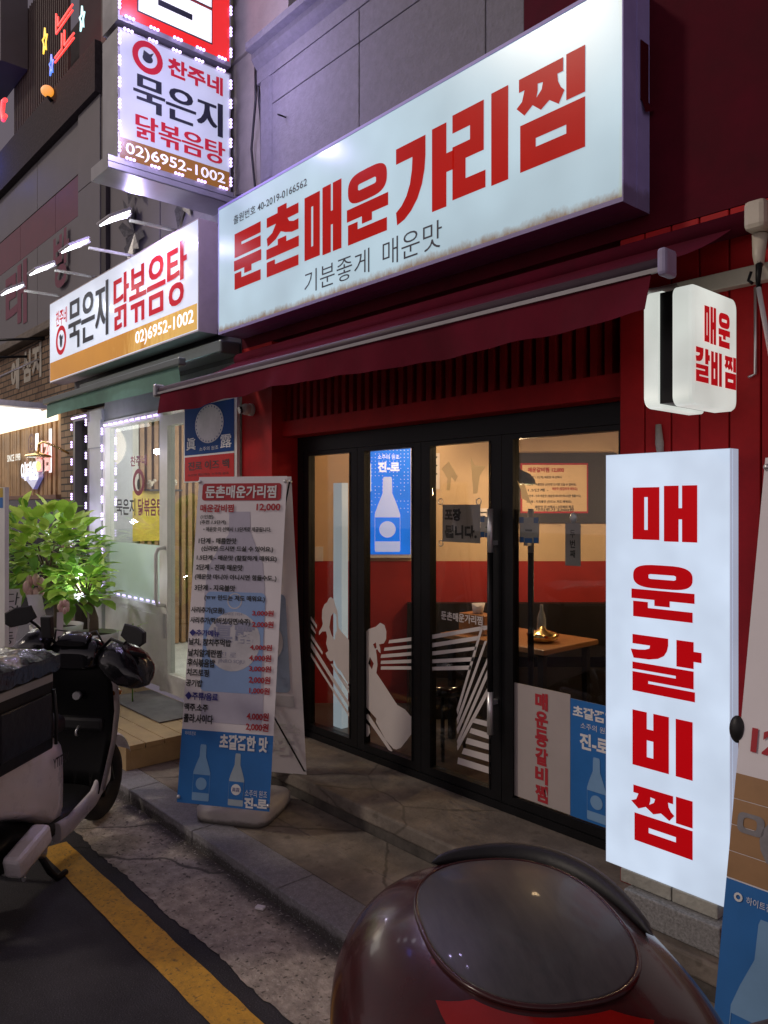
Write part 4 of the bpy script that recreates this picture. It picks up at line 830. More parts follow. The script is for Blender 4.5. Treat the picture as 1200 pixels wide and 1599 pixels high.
# narrow pane outlined by leds
t = thing('narrow_window', 'narrow dark glazed pane outlined with LEDs between brick pier and white column', 'window', (-8.14, -.2, .8))
b = MB(); b.box(-8.385, -8.33, -.27, -.1, .25, 2.83); b.box(-7.975, -7.925, -.27, -.1, .25, 2.83); b.box(-8.329, -7.976, -.27, -.1, 2.76, 2.83); b.build('frame', pm('dark bronze frame', (.10, .09, .085), .5), t)
b = MB(); b.box(-8.329, -7.976, -.2, -.192, .25, 2.759); b.build('pane', M['shop_glass'], t)
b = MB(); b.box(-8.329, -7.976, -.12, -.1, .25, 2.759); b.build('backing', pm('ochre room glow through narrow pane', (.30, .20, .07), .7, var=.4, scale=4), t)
# green awning
t = thing('green_awning', 'green canvas awning on a dark cassette below the white stew shop sign', 'awning', (-6.3, -.5, 2.8))
b = MB(); b.box(-7.80, -4.99, -.42, -.245, 2.98, 3.08, bevel=.015); b.box(-7.84, -4.97, -.76, -.70, 2.845, 2.905, bevel=.012); b.build('cassette', pm('dark green grey aluminium', (.16, .19, .18), .35, .5, var=.1), t)
b = MB()
for i in range(30):
    xa, xb = -7.78 + 2.76 * i / 30, -7.78 + 2.76 * (i + 1) / 30
    b.face([(xa, -.40, 3.0), (xb, -.40, 3.0), (xb, -.71, 2.87), (xa, -.71, 2.87)])
    def q(x, f): return (x, -.735 - .02 * f * math.sin(x * 4), 2.845 - f * (.125 + .012 * math.sin(x * 3)))
    for j in range(3): b.face([q(xa, j / 3), q(xb, j / 3), q(xb, (j + 1) / 3), q(xa, (j + 1) / 3)])
bmesh.ops.remove_doubles(b.bm, verts=b.bm.verts[:], dist=.0005); b.build('canvas', M['green_canvas'], t, smooth=True)
# the white sign of the stew shop
t = thing('stew_sign', 'white backlit stew shop sign with amber strip and phone number, under four floodlights', 'sign', (-6.8, -.5, 3.16))
b = MB(); b.rect(-8.415, 3.165, -5.175, 3.985, FY(-.5005)); b.build('panel', glow('stew sign face', (.56, .62, .74), .92, base=(.5, .5, .52), rough=.12, scale=1.5, coat=.4), t, fixn=False)
b = MB(); b.box(-8.42, -5.17, -.5, -.345, 3.155, 3.995); b.box(-8.42, -5.17, -.343, -.25, 3.19, 3.97); b.build('case', pm('grey pink sign case', (.50, .42, .41), .5, var=.1), t)
b = MB(); b.rect(-8.405, 3.172, -5.185, 3.365, FY(-.5005), .002); b.build('amber_strip', stain_or_shade(glow('amber strip', (.42, .17, .015), .75, base=(.4, .18, .02), rough=.2), 'X', -9, -5, (.62, .40, .10), .7, 9, (1, 1, .25), thr=(.62, .75)), t, fixn=False)
f = FY(-.5005)
b = MB(); heavy(b, '닭볶음탕', -6.73, 3.41, -5.34, 3.89, f, .014); b.text('찬주네', -8.22, 3.71, -7.90, 3.87, f, .004, .012); b.disc(-8.07, 3.555, .15, f, .004, inner=.68); b.build('red_lettering', glow('stew red letters', (.44, .008, .02), .75, base=(.25, .01, .015)), t, fixn=False)
b = MB(); heavy(b, '묵은지', -7.86, 3.41, -6.84, 3.91, f, .016); b.disc(-8.07, 3.54, .035, f, .004, rz=.06); b.poly([[(-8.10, 3.56), (-8.02, 3.56), (-8.00, 3.61), (-8.045, 3.585), (-8.08, 3.62), (-8.12, 3.60)]], f, .0055); b.build('black_lettering', ink_lit, t, fixn=False)
b = MB(); b.text('02)6952-1002', -6.27, 3.20, -5.235, 3.335, f, .004, .02); b.build('number', lamp_mat('white lit number', (.8, .82, .85), .9), t, fixn=False)
head_m = pm('white floodlight housing', (.62, .60, .66), .4, var=.1); flood_lamp = lamp_mat('floodlight lens', (.95, .96, 1), 6)
for k, (x, lab) in enumerate(((-5.60, 'white arm floodlight above the stew sign, nearest the LED edged sign'), (-6.42, 'white arm floodlight above the stew sign, second from its right end'), (-7.24, 'white arm floodlight above the stew sign, third from its right end'), (-8.13, 'white arm floodlight above the stew sign, farthest left over the brick wall'))):
    t = thing('floodlight', lab, 'floodlight', (x, -.35, 4.02), group='floodlights over the stew shop sign')
    b = MB(); b.tube([(x, -.30, 4.03), (x, -.84, 4.01)], .014, 8); b.build('arm', M['white_paint'], t)
    m_ = Matrix.Translation((x, -.95, 3.99)) @ Matrix.Rotation(R(31), 4, 'X')
    b = MB(); b.box(-.12, .12, -.10, .10, .012, .035, mat=m_, bevel=.008); b.box(-.05, .05, .05, .12, -.01, .03, mat=m_); b.build('head', head_m, t)
    b = MB(); b.box(-.105, .105, -.085, .085, .002, .011, mat=m_); b.build('lens', flood_lamp, t)
    light('beam', 'SPOT', (x, -.97, 3.95), 6, (.92, .95, 1), t, .05, R(110), (x, -.5, 3.35))
# drink board on the stew shop's door side
t = thing('drink_board', 'blue and red drink board with a round white emblem, beside the white door', 'board', (-5.39, -.28, 2.06))
b = MB(); b.box(-5.812, -4.975, -.29, -.265, 2.05, 2.67); b.build('board', M['white_paint'], t)
f = FY(-.29); b = MB(); b.rect(-5.79, 2.27, -5.01, 2.66, f, .003); b.build('blue_print', pm('deep blue print', (.010, .055, .22), .6, var=.06, spec=.08), t, fixn=False)
b = MB(); b.rect(-5.79, 2.06, -5.01, 2.255, f, .003); b.build('red_print', pm('salmon red print', (.55, .04, .04), .6, var=.06, spec=.08), t, fixn=False)
b = MB(); b.disc(-5.385, 2.50, .225, f, .005, rz=.15); b.build('emblem', pm('pale emblem', (.50, .48, .52), .5), t, fixn=False)
b = MB()
for k in range(28): a = 2 * math.pi * k / 28; b.disc(-5.385 + .205 * math.cos(a), 2.50 + .137 * math.sin(a), .008, f, .0065, seg=6)
b.build('dots', pm('deep blue dots', (.012, .05, .20), .5), t, fixn=False)
b = MB(); b.text('眞', -5.76, 2.31, -5.60, 2.41, f, .005, .01).text('露', -5.21, 2.30, -5.04, 2.40, f, .005, .01).text('소주의 원조', -5.54, 2.295, -5.24, 2.325, f, .005, 0); b.build('white_lettering', M['ink_white'], t, fixn=False)
b = MB(); b.text('진로 이즈 백', -5.73, 2.145, -5.08, 2.215, f, .005, .02).text('눈으로 확인하는 소주의 원조', -5.73, 2.098, -5.08, 2.118, f, .005, 0); b.build('black_lettering', pm('maroon ink', (.04, .004, .004), .6), t, fixn=False)

# the blade sign edged with LEDs
t = thing('blade_sign', 'white projecting chicken stew sign with phone number, edged by violet LEDs', 'sign', (-5.2, -.68, 4.2))
fx = FX(-5.15)
b = MB(); b.rect(-1.105, 4.252, -.252, 5.135, fx, .001); b.build('panel', glow('blade sign face', (.48, .56, .66), .50, base=(.45, .46, .48), scale=3), t, fixn=False)
b = MB(); b.box(-5.42, -5.1505, -1.118, -.240, 4.24, 5.147); b.box(-5.42, -5.12, -1.20, -.24, 4.145, 4.238); b.box(-5.119, -5.112, -1.20, -.24, 4.15, 4.19); b.box(-5.119, -5.112, -1.20, -.24, 4.196, 4.234); b.build('case', pm('grey aluminium trim', (.38, .38, .40), .4, .5, var=.1), t)
b = MB(); b.rect(-1.105, 4.252, -.252, 4.395, fx, .003); b.build('amber_strip', glow('amber strip small', (.20, .085, .015), .7, base=(.2, .09, .02)), t, fixn=False)
b = MB(); heavy(b, '닭볶음탕', -.995, 4.43, -.29, 4.60, fx, .006); b.text('찬주네', -.755, 4.95, -.31, 5.085, fx, .005, .035).disc(-.905, 5.012, .113, fx, .005, inner=.63); b.build('red_lettering', glow('blade red letters', (.36, .012, .03), .7, base=(.3, .02, .03)), t, fixn=False)
b = MB(); heavy(b, '묵은지', -1.01, 4.635, -.31, 4.885, fx, .009); b.disc(-.905, 5.005, .038, fx, .005, rz=.03).poly([[(-.94, 5.02), (-.88, 5.02), (-.86, 5.06), (-.89, 5.04), (-.935, 5.055)]], fx, .0065); b.build('black_lettering', ink_lit, t, fixn=False)
b = MB(); b.text('02)6952-1002', -1.065, 4.272, -.29, 4.372, fx, .005, .015); b.build('number', lamp_mat('white lit blade number', (.62, .64, .70), .9), t, fixn=False)
for k in range(6):
    for y in (-1.112, -.246): led(t, (-5.142, y, 4.32 + k * .148), (0, 0, 1), (1, 0, 0))
for k in range(5): led(t, (-5.105, -1.05 + k * .18, 4.24), (0, 1, 0), (1, 0, 0)); led(t, (-5.142, -1.05 + k * .18, 5.142), (0, 1, 0), (1, 0, 0))
light('led_light', 'POINT', (-4.50, -1.05, 4.50), 16, (.62, .52, 1), t, .03); light('led_light', 'POINT', (-4.35, -.80, 4.75), 14, (.60, .50, 1), t, .03); light('led_light', 'POINT', (-5.75, -.75, 4.02), 16, (.60, .52, 1), t, .03)
t = thing('red_blade_sign', 'red lit projecting sign with huge white lettering, above the chicken stew sign', 'sign', (-5.2, -.68, 5.2))
b = MB(); b.rect(-1.105, 5.235, -.252, 6.3, fx, .001); b.build('panel', glow('red lit blade face', (.62, .016, .012), .85, base=(.5, .02, .02)), t, fixn=False)
b = MB(); b.box(-5.42, -5.1505, -1.118, -.240, 5.20, 6.32); b.build('case', pm('grey aluminium trim upper', (.34, .34, .36), .4, .5), t)
b = MB(); b.glyphs('찜', [(-.985, 5.315, -.405, 5.80)], Fr((-5.15, 0, 0), (0, 1, 0), (0, 0, 1), (1, 0, 0)), .006); b.build('lettering', lamp_mat('white lit big letters', (.62, .66, .60), .95), t, fixn=False)
b = MB()
GB = [(-.985, 5.315, -.405, 5.80)]
for lp in GL['찜']:
    x0, z0, x1, z1 = GB[0]; o_ = [(x0 + a * (x1 - x0), z1 - c * (z1 - z0)) for a, c in lp[0]]; cx = sum(p[0] for p in o_) / len(o_); cz = sum(p[1] for p in o_) / len(o_)
    b.poly([[(p[0] + math.copysign(.009, p[0] - cx), p[1] + math.copysign(.009, p[1] - cz)) for p in o_]], fx, .003)
b.build('outline', ink_lit, t, fixn=False)
for k in range(5):
    for y in (-1.112, -.246): led(t, (-5.142, y, 5.30 + k * .16), (0, 0, 1), (1, 0, 0))
for k in range(5): led(t, (-5.142, -1.04 + k * .18, 5.232), (0, 1, 0), (1, 0, 0))
light('led_light', 'POINT', (-4.5, -.8, 5.6), 12, (.62, .52, 1), t, .03)

# ------------------------------------------------------------------ stone building above the red shop
t = thing('stone_building', 'grey stone clad upper storey with a moulded ledge above the red shop sign', 'building', (-3.5, 0, 4.1))
b = MB()
for xa, xb in ((-4.568, -3.612), (-3.606, -2.60), (-2.594, -2.352)):
    for za, zb in ((4.162, 4.686), (4.692, 4.896)):
        b.box(xa, xb, -.25, -.12, za, zb, bevel=.004)
b.box(-4.74, -4.574, -.25, -.12, 4.162, 5.03, bevel=.03)
b.box(-4.72, -2.352, -.20, .3, 4.162, 5.0, mi=0)
b.build('wall', stone_m, t)
b = MB(); prof = [(-.20, 4.90), (-.252, 4.902), (-.252, 5.0), (-.28, 5.03), (-.30, 5.06), (-.30, 5.10), (-.35, 5.11), (-.35, 5.16), (-.1, 5.17), (-.1, 4.90)]
b.loft([[(x, y, z) for y, z in prof] for x in (-4.76, -2.352)], smooth=False); b.build('ledge', stone_m, t)
b = MB(); b.box(-4.53, -2.352, .0, .3, 5.17, 6.6); b.build('window', pm('dark upper window', (.012, .010, .010), .2), t)
b = MB(); b.box(-5.40, -4.76, -.10, .3, 4.1, 5.35); b.box(-5.40, -4.555, -.12, .3, 5.354, 6.7); b.build('pilaster', pm('beige grey pilaster', (.40, .38, .32), .7, var=.15, bump=.2), t)
b = MB(); b.tube([(-4.75, -.26, 5.10), (-4.80, -.22, 4.95), (-4.86, -.15, 4.7), (-4.90, -.12, 4.35), (-4.86, -.13, 4.05)], .012, 6); tag(b.build('cable', M['black_plastic']), 'black cable hanging from the stone ledge down the recess', 'cable')
b = MB(); b.tube([(-4.77, -.26, 5.09), (-4.86, -.2, 4.85), (-5.0, -.15, 4.55), (-4.97, -.13, 4.2), (-4.90, -.25, 4.02)], .009, 6); tag(b.build('cable', M['black_plastic']), 'slack black cable looping beside the blade sign', 'cable')
b = MB(); b.tube([(-4.98, -.2, 4.10), (-5.05, -.28, 4.02), (-4.93, -.3, 3.98), (-5.02, -.32, 4.08), (-4.9, -.28, 4.14), (-5.06, -.24, 4.2)], .007, 5); tag(b.build('cable_tangle', M['black_plastic']), 'tangle of thin black wires at the left end of the long sign', 'wires')
b = MB(); b.tube([(-4.40, -.25, 4.532), (-4.375, -.33, 4.515)], .006, 6); tag(b.build('wall_spike', M['black_metal']), 'short black metal spike sticking out of the stone wall', 'spike')

# ------------------------------------------------------------------ grey building on the left
t = thing('panel_building', 'grey panelled building with a dark balcony and a maroon band at upper left', 'building', (-9.5, 0, 4.0))
b = MB()
for xa, xb, y0 in ((-6.43, -5.402, -.2), (-7.56, -6.45, -.2), (-8.30, -7.70, -.25), (-9.72, -8.31, -.22), (-11.4, -9.73, -.22), (-13.5, -11.41, -.22)):
    if xa < -8.305:
        b.box(xa, xb, y0, .2, 5.435, 6.02, bevel=.004); b.box(xa, xb, y0, .2, 4.0, 4.985, bevel=.004)
    else:
        b.box(xa, xb, y0, .2, 4.0, 5.2, bevel=.004); b.box(xa, xb, y0, .2, 5.206, 6.02, bevel=.004)
b.build('panels', grey_panel, t)
b = MB(); xs = [-13.5, -12.4, -11.4, -10.4, -9.1, -8.31]
for xa, xb in zip(xs, xs[1:]): b.box(xa, xb - .008, -.215, .2, 4.992, 5.428)
b.build('maroon_band', pm('maroon band panels', (.17, .05, .075), .5, var=.12), t)
b = MB(); b.box(-7.69, -7.57, -.24, .2, 4.0, 9); b.build('downpipe_box', pm('dark brown box section', (.04, .032, .035), .6), t)
b = MB(); b.box(-13.5, -7.70, -.30, .2, 6.03, 6.55); b.box(-13.5, -5.41, -.10, .18, 6.03, 6.6)
b.build('parapet', pm('dark rough parapet', (.055, .045, .048), .9, var=.4, scale=20, bump=.6, bscale=40), t)
b = MB(); b.box(-13.5, -7.70, .9, 1.0, 6.0, 9); b.box(-9.0, -7.7, .02, .06, 6.56, 9); b.build('balcony_wall', pm('dark balcony wall', (.035, .018, .028), .8), t)
b = MB(); x = -11.6
while x < -9.45: b.box(x, x + .022, .05, .09, 6.56, 8.6); x += .075
b.build('balcony_slats', pm('grey brown slats', (.16, .13, .12), .7), t)
b = MB(); b.box(-13.5, -10.95, -.3, .04, 7.75, 9.2); b.build('corner_slab', grey_panel, t)
b = MB(); b.text('방', -9.05, 4.30, -8.55, 4.93, FY(-.25), .006, .03).text('래', -11.0, 4.15, -10.1, 4.95, FY(-.22), .006, .03); b.build('wall_lettering', pm('faded maroon letters', (.20, .045, .085), .6), t, fixn=False)
ribbon_m = pm('torn silver ribbon', (.10, .10, .11), .3, .6, var=.5, scale=30)
def torn(cx, cz, s, n, lab, y=-.212):
    b = MB()
    for k in range(n):
        a = 2 * math.pi * k / n + random.uniform(-.25, .25); l = s * random.uniform(.55, 1.1); w_ = .055 * s / .35
        p0 = Vector((cx, y, cz)); d = Vector((math.cos(a) * .62, -random.uniform(.02, .18), math.sin(a) * 1.0)); sd = Vector((-math.sin(a), 0, math.cos(a)))
        tip = p0 + d * l; mid = p0 + d * l * .6 + sd * w_
        b.face([p0, p0 + d * l * .6 - sd * w_ + Vector((0, -.03, 0)), tip, mid])
    tag(b.build('torn_ribbon', ribbon_m), lab, 'ribbon')
torn(-6.95, 4.42, .42, 9, 'torn dark silver ribbon rosette on the grey panels, lower cluster above the floodlights'); torn(-6.9, 4.95, .36, 8, 'torn dark silver ribbon cluster on the grey panels below the blade sign'); torn(-5.95, 4.55, .40, 7, 'torn dark silver ribbon just right of the panel joint above the stew sign', -.206)
# neon on the balcony
def neon(nm, paths, col, es, lab, cat='neon sign', r=.014, yy=-.32):
    t = thing(nm, lab, cat, (paths[0][0][0], yy, paths[0][0][1]))
    for p in paths:
        b = MB(); b.tube([(x, yy, z) for x, z in p], r, 8); b.build('tube', lamp_mat(nm + ' glass', col, es), t)
    return t
t = neon('neon_letter', [[(-8.76, 7.30), (-8.76, 7.08), (-8.26, 7.10)], [(-8.70, 7.24), (-8.70, 7.14), (-8.26, 7.16)], [(-8.80, 6.78), (-8.22, 6.79)], [(-8.80, 6.83), (-8.58, 6.835), (-8.58, 7.0)], [(-8.50, 7.0), (-8.50, 6.835), (-8.22, 6.84)]], (1, .035, .02), 1.5, 'red neon Korean letter glowing on the dark balcony', r=.011)
light('neon_light', 'POINT', (-8.5, -.55, 7.0), 4, (1, .05, .04), t, .2)
def star(cx, cz, s, nm, col, lab):
    neon(nm, [[(cx + .55 * s * (1 if k % 2 == 0 else .42) * math.sin(math.pi * k / 5), cz + s * (1 if k % 2 == 0 else .42) * math.cos(math.pi * k / 5)) for k in range(11)]], col, 1.5, lab, r=.009)
star(-9.14, 7.17, .15, 'neon_star', (1, .62, .05), 'amber neon star left of the red neon letter'); star(-7.99, 6.88, .13, 'neon_star', (.55, .95, 1), 'white neon star right of the red neon letter'); star(-8.92, 6.80, .12, 'neon_star', (.05, .22, 1), 'blue neon star below the red neon letter')
neon('neon_mark', [[(-10.66, 7.10), (-10.76, 7.12), (-10.80, 7.0), (-10.76, 6.88), (-10.66, 6.90)]], (1, .03, .03), 1.5, 'small red neon hook at the far left balcony edge', r=.03)
t = neon('neon_rail', [[(-11.35 + k * .09, 6.95 - 0), (-11.35 + k * .09, 6.55)] for k in range(4)], (.03, .10, 1), 1.5, 'blue neon bars at the far left end of the balcony', r=.010)
light('neon_light', 'POINT', (-11.2, -.55, 6.4), 5, (.05, .12, 1), t, .2)
t = thing('balcony_lamp', 'small orange globe lamp on the balcony parapet', 'lamp', (-8.93, -.35, 6.45)); b = MB(); b.ell((-8.93, -.36, 6.50), (.07, .07, .06), 14, 10); b.build('globe', lamp_mat('orange globe', (1, .36, .02), .9), t)
b = MB(); b.tube([(-8.93, -.31, 6.40), (-8.93, -.36, 6.45)], .02, 8); b.build('bracket', M['black_metal'], t)

# ------------------------------------------------------------------ brick and timber restaurant at far left
brick = bpy.data.materials.new('tan brick'); brick.use_nodes = True; n = brick.node_tree; pb = n.nodes['Principled BSDF']
tcb = n.nodes.new('ShaderNodeTexCoord'); sp = n.nodes.new('ShaderNodeSeparateXYZ'); cb = n.nodes.new('ShaderNodeCombineXYZ'); br = n.nodes.new('ShaderNodeTexBrick'); bb = n.nodes.new('ShaderNodeBump')
n.links.new(tcb.outputs['Object'], sp.inputs[0]); n.links.new(sp.outputs[0], cb.inputs[0]); n.links.new(sp.outputs[2], cb.inputs[1]); n.links.new(cb.outputs[0], br.inputs['Vector'])
br.inputs['Color1'].default_value = (.30, .20, .12, 1); br.inputs['Color2'].default_value = (.19, .12, .075, 1); br.inputs['Mortar'].default_value = (.045, .038, .03, 1); br.inputs['Scale'].default_value = 1; br.inputs['Mortar Size'].default_value = .008; br.inputs['Brick Width'].default_value = .22; br.inputs['Row Height'].default_value = .075
n.links.new(br.outputs['Color'], pb.inputs['Base Color']); pb.inputs['Roughness'].default_value = .85; bb.inputs['Strength'].default_value = .8; bb.inputs['Distance'].default_value = .02; bb.invert = True; n.links.new(br.outputs['Fac'], bb.inputs['Height']); n.links.new(bb.outputs[0], pb.inputs['Normal'])
t = thing('brick_restaurant', 'tan brick and timber slatted restaurant at the far left of the row', 'restaurant', (-10.5, -.2, .1))
b = MB(); b.box(-14, -8.435, -.22, .2, 3.03, 3.86); b.box(-8.90, -8.435, -.22, .2, .0, 3.028); b.build('brick_wall', brick, t)
b = MB(); b.box(-14, -8.6, -.34, -.2, 3.865, 3.93, bevel=.01); b.box(-14, -8.7, -.30, -.2, 3.935, 3.99, bevel=.01); b.build('cornice', pm('worn cornice', (.20, .17, .14), .85, var=.3, bump=.4), t)
b = MB(); x = -14
while x < -8.92:
    wd = random.choice((.05, .07, .09)); b.box(x, min(x + wd - .006, -8.902), -.21 + random.uniform(-.012, .012), -.1, 1.99, 3.028); x += wd
b.build('timber_slats', pm('warm timber slats', (.33, .20, .10), .55, var=.35, scale=3), t)
b = MB(); b.box(-14, -8.902, -.28, -.1, 1.94, 1.988); b.build('timber_sill', pm('brown timber rail', (.16, .08, .05), .5), t)
b = MB(); b.box(-14, -8.902, -.18, -.1, .1, 1.938); b.build('window', pm('dark restaurant window', (.02, .02, .022), .15, var=.3), t)
b = MB(); b.box(-14, -8.95, -.30, -.235, 2.83, 2.985); b.build('strip_light', lamp_mat('warm white strip', (1, .86, .62), 1.8), t)
b = MB(); b.box(-14, -8.62, -.45, -.225, 2.99, 3.026); x = -14
while x < -8.66: b.box(x, x + .03, -.44, -.42, 2.92, 2.989); x += .075
b.build('valance_trim', pm('pale trim with dark fringe', (.20, .16, .15), .6, var=.3), t)
light('strip_glow', 'POINT', (-9.4, -.85, 2.6), 7, (1, .84, .62), t, .3)
b = MB(); b.text('심', -10.28, 3.40, -9.95, 3.80, FY(-.22), .008, .05).text('지', -9.90, 3.40, -9.55, 3.82, FY(-.22), .008, .05).text('에', -10.75, 3.35, -10.40, 3.75, FY(-.22), .008, .05); b.build('wall_lettering', pm('cream painted letters', (.50, .46, .38), .7), t, fixn=False)
t = thing('timber_letter_sign', 'blue backed white and red raised lettering on the timber slats', 'sign', (-9.5, -.28, 2.3))
f = FY(-.27)
b = MB(); b.poly([[(-10.2, 2.22), (-9.88, 2.30), (-9.55, 2.42), (-9.50, 2.20), (-9.72, 2.06), (-9.95, 2.16)]], f, 0, thick=.05); b.build('blue_backing', lamp_mat('blue lit backing', (.03, .08, .45), .5), t)
b = MB(); b.text('이태원', -10.17, 2.17, -9.55, 2.40, f, .006, .03); b.build('white_lettering', lamp_mat('white lit lettering', (.9, .92, 1), 1.2), t, fixn=False)
b = MB(); b.text('심검', -9.55, 2.26, -9.0, 2.62, f, .03, .05); b.build('red_lettering', lamp_mat('red lit lettering', (.75, .02, .02), 1.), t, fixn=False)
b = MB(); b.disc(-9.72, 2.60, .13, f, .02, inner=.75); b.text('ㅂ', -9.78, 2.53, -9.66, 2.66, f, .02, .02); b.build('emblem', pm('brown emblem', (.14, .06, .04), .5), t, fixn=False)
b = MB(); b.rect(-9.12, 2.24, -9.02, 2.74, f, .012); b.rect(-9.60, 2.52, -9.48, 2.72, f, .012); b.build('white_edge', lamp_mat('white lit edge', (.8, .84, .9), .9), t, fixn=False)
b = MB(); b.text('SINCE 1998', -10.75, 2.43, -10.2, 2.52, f, .005, .02); b.build('small_lettering', lamp_mat('cream lit small letters', (.7, .68, .55), .7), t, fixn=False)
# lantern
t = thing('brass_lantern', 'brass bracket lantern with a glass bowl on the brick pier', 'lantern', (-8.8, -.3, 2.4))
b = MB(); b.tube([(-8.66, -.22, 2.44), (-8.66, -.34, 2.50), (-8.74, -.46, 2.56), (-8.84, -.48, 2.54), (-8.86, -.48, 2.46)], .012, 8); b.loft([[(-8.86 + r * math.cos(a), -.48 + r * math.sin(a), z) for a in [2 * math.pi * k / 18 for k in range(18)]] for z, r in ((2.46, .02), (2.44, .05), (2.42, .13), (2.40, .14), (2.395, .13))]); b.build('bracket', brass_m, t)
b = MB(); b.loft([[(-8.86 + r * math.cos(a), -.48 + r * math.sin(a), z) for a in [2 * math.pi * k / 18 for k in range(18)]] for z, r in ((2.394, .12), (2.32, .115), (2.25, .085), (2.20, .03))], cap=False); b.build('glass_bowl', M['shop_glass'], t, fixn=False)
b = MB(); b.ell((-8.86, -.48, 2.30), (.025, .025, .05), 10, 8); b.build('bulb', lamp_mat('amber bulb', (1, .5, .1), 3), t)
# lit canopy and its stay
t = thing('lit_canopy', 'white lit canopy panels jutting over the far left restaurant front', 'canopy', (-9.8, -.9, 2.88))
b = MB(); b.box(-13, -8.55, -1.5, -.46, 2.90, 2.96); b.build('roof', M['alu'], t)
b = MB()
for ya, yb in ((-1.48, -1.02), (-.95, -.5)): b.box(-13, -8.7, ya, yb, 2.885, 2.898)
b.build('light_panels', lamp_mat('white canopy light', (1, .97, .92), 2.4), t)
b = MB(); b.tube([(-9.62, -.23, 3.62), (-10.9, -1.3, 2.98)], .012, 6); b.build('stay', M['steel'], t)
for x, z in ((-9.45, 3.84), (-10.1, 3.72)):
    b = MB(); b.tube([(x, -.22, z), (x - .9, -.8, z + .03)], .016, 6); tag(b.build('wall_rod', M['black_metal']), 'thin black rod sticking out of the brick wall%s' % (', the upper of two' if z > 3.8 else ', the lower of two'), 'rod')

# ------------------------------------------------------------------ timber deck before the stew shop
deck_m = pm('pale deck boards', (.36, .25, .12), .6, var=.22, scale=4, bump=.15, bscale=50)
b = MB(); y = -1.13
while y < -.3: b.box(-9.4, -4.985, y, y + .133, .215, .25, bevel=.003); y += .139
b.box(-9.4, -4.99, -1.128, -1.10, .086, .214); b.box(-5.02, -4.99, -1.099, -.28, .086, .214)
b.box(-9.4, -5.022, -1.098, -.28, .02, .2145)
o = b.build('timber_deck', deck_m); tag(o, 'low pale timber deck raised in front of the stew shop', 'deck')
b = MB(); b.box(-6.35, -5.35, -.72, -.33, .252, .262, bevel=.004); tag(b.build('door_mat', pm('grey door mat', (.16, .155, .15), .95, var=.3, bump=.6, bscale=200)), 'grey mat lying on the deck before the white door', 'mat')

# ------------------------------------------------------------------ potted plants
def leafmat(nm, col, var):
    m = pm(nm, col, .38, var=var, scale=9); n = m.node_tree; b_ = n.nodes['Principled BSDF']
    tl = n.nodes.new('ShaderNodeBsdfTranslucent'); tl.inputs[0].default_value = (col[0] * 1.3, col[1] * 1.4, col[2], 1); mx = n.nodes.new('ShaderNodeMixShader'); mx.inputs[0].default_value = .3
    out = [x for x in n.nodes if x.type == 'OUTPUT_MATERIAL'][0]; n.links.new(b_.outputs[0], mx.inputs[1]); n.links.new(tl.outputs[0], mx.inputs[2]); n.links.new(mx.outputs[0], out.inputs[0]); return m
leaf_a = leafmat('bright green leaf', (.33, .50, .08), .3); leaf_b = leafmat('mid green leaf', (.17, .33, .06), .35); leaf_c = leafmat('yellow green leaf', (.52, .62, .16), .25)
pot_m = stain_or_shade(pm('white glazed pot', (.55, .53, .52), .3, var=.06), 'Z', .35, .25, (.2, .18, .15), .5, 8)
def leaf(b, p, d, up, L, W, mi):
    d = d.normalized(); s = d.cross(up); s = s.normalized() if s.length > .01 else Vector((1, 0, 0)); n_ = s.cross(d)
    st = [(0, .02), (.14, .55), (.38, 1), (.66, .92), (.88, .45), (1, .02)]
    prev = None
    for f, w_ in st:
        c = p + d * (L * f) - n_ * (L * .18 * f * f) * -1 * -1 + Vector((0, 0, -L * .10 * f * f))
        row = [b.bm.verts.new(c + s * (W * .5 * w_) + n_ * .12 * W * w_), b.bm.verts.new(c), b.bm.verts.new(c - s * (W * .5 * w_) + n_ * .12 * W * w_)]
        if prev:
            for k in (0, 1):
                fc = b.bm.faces.new((prev[k], prev[k + 1], row[k + 1], row[k])); fc.material_index = mi; fc.smooth = True
        prev = row
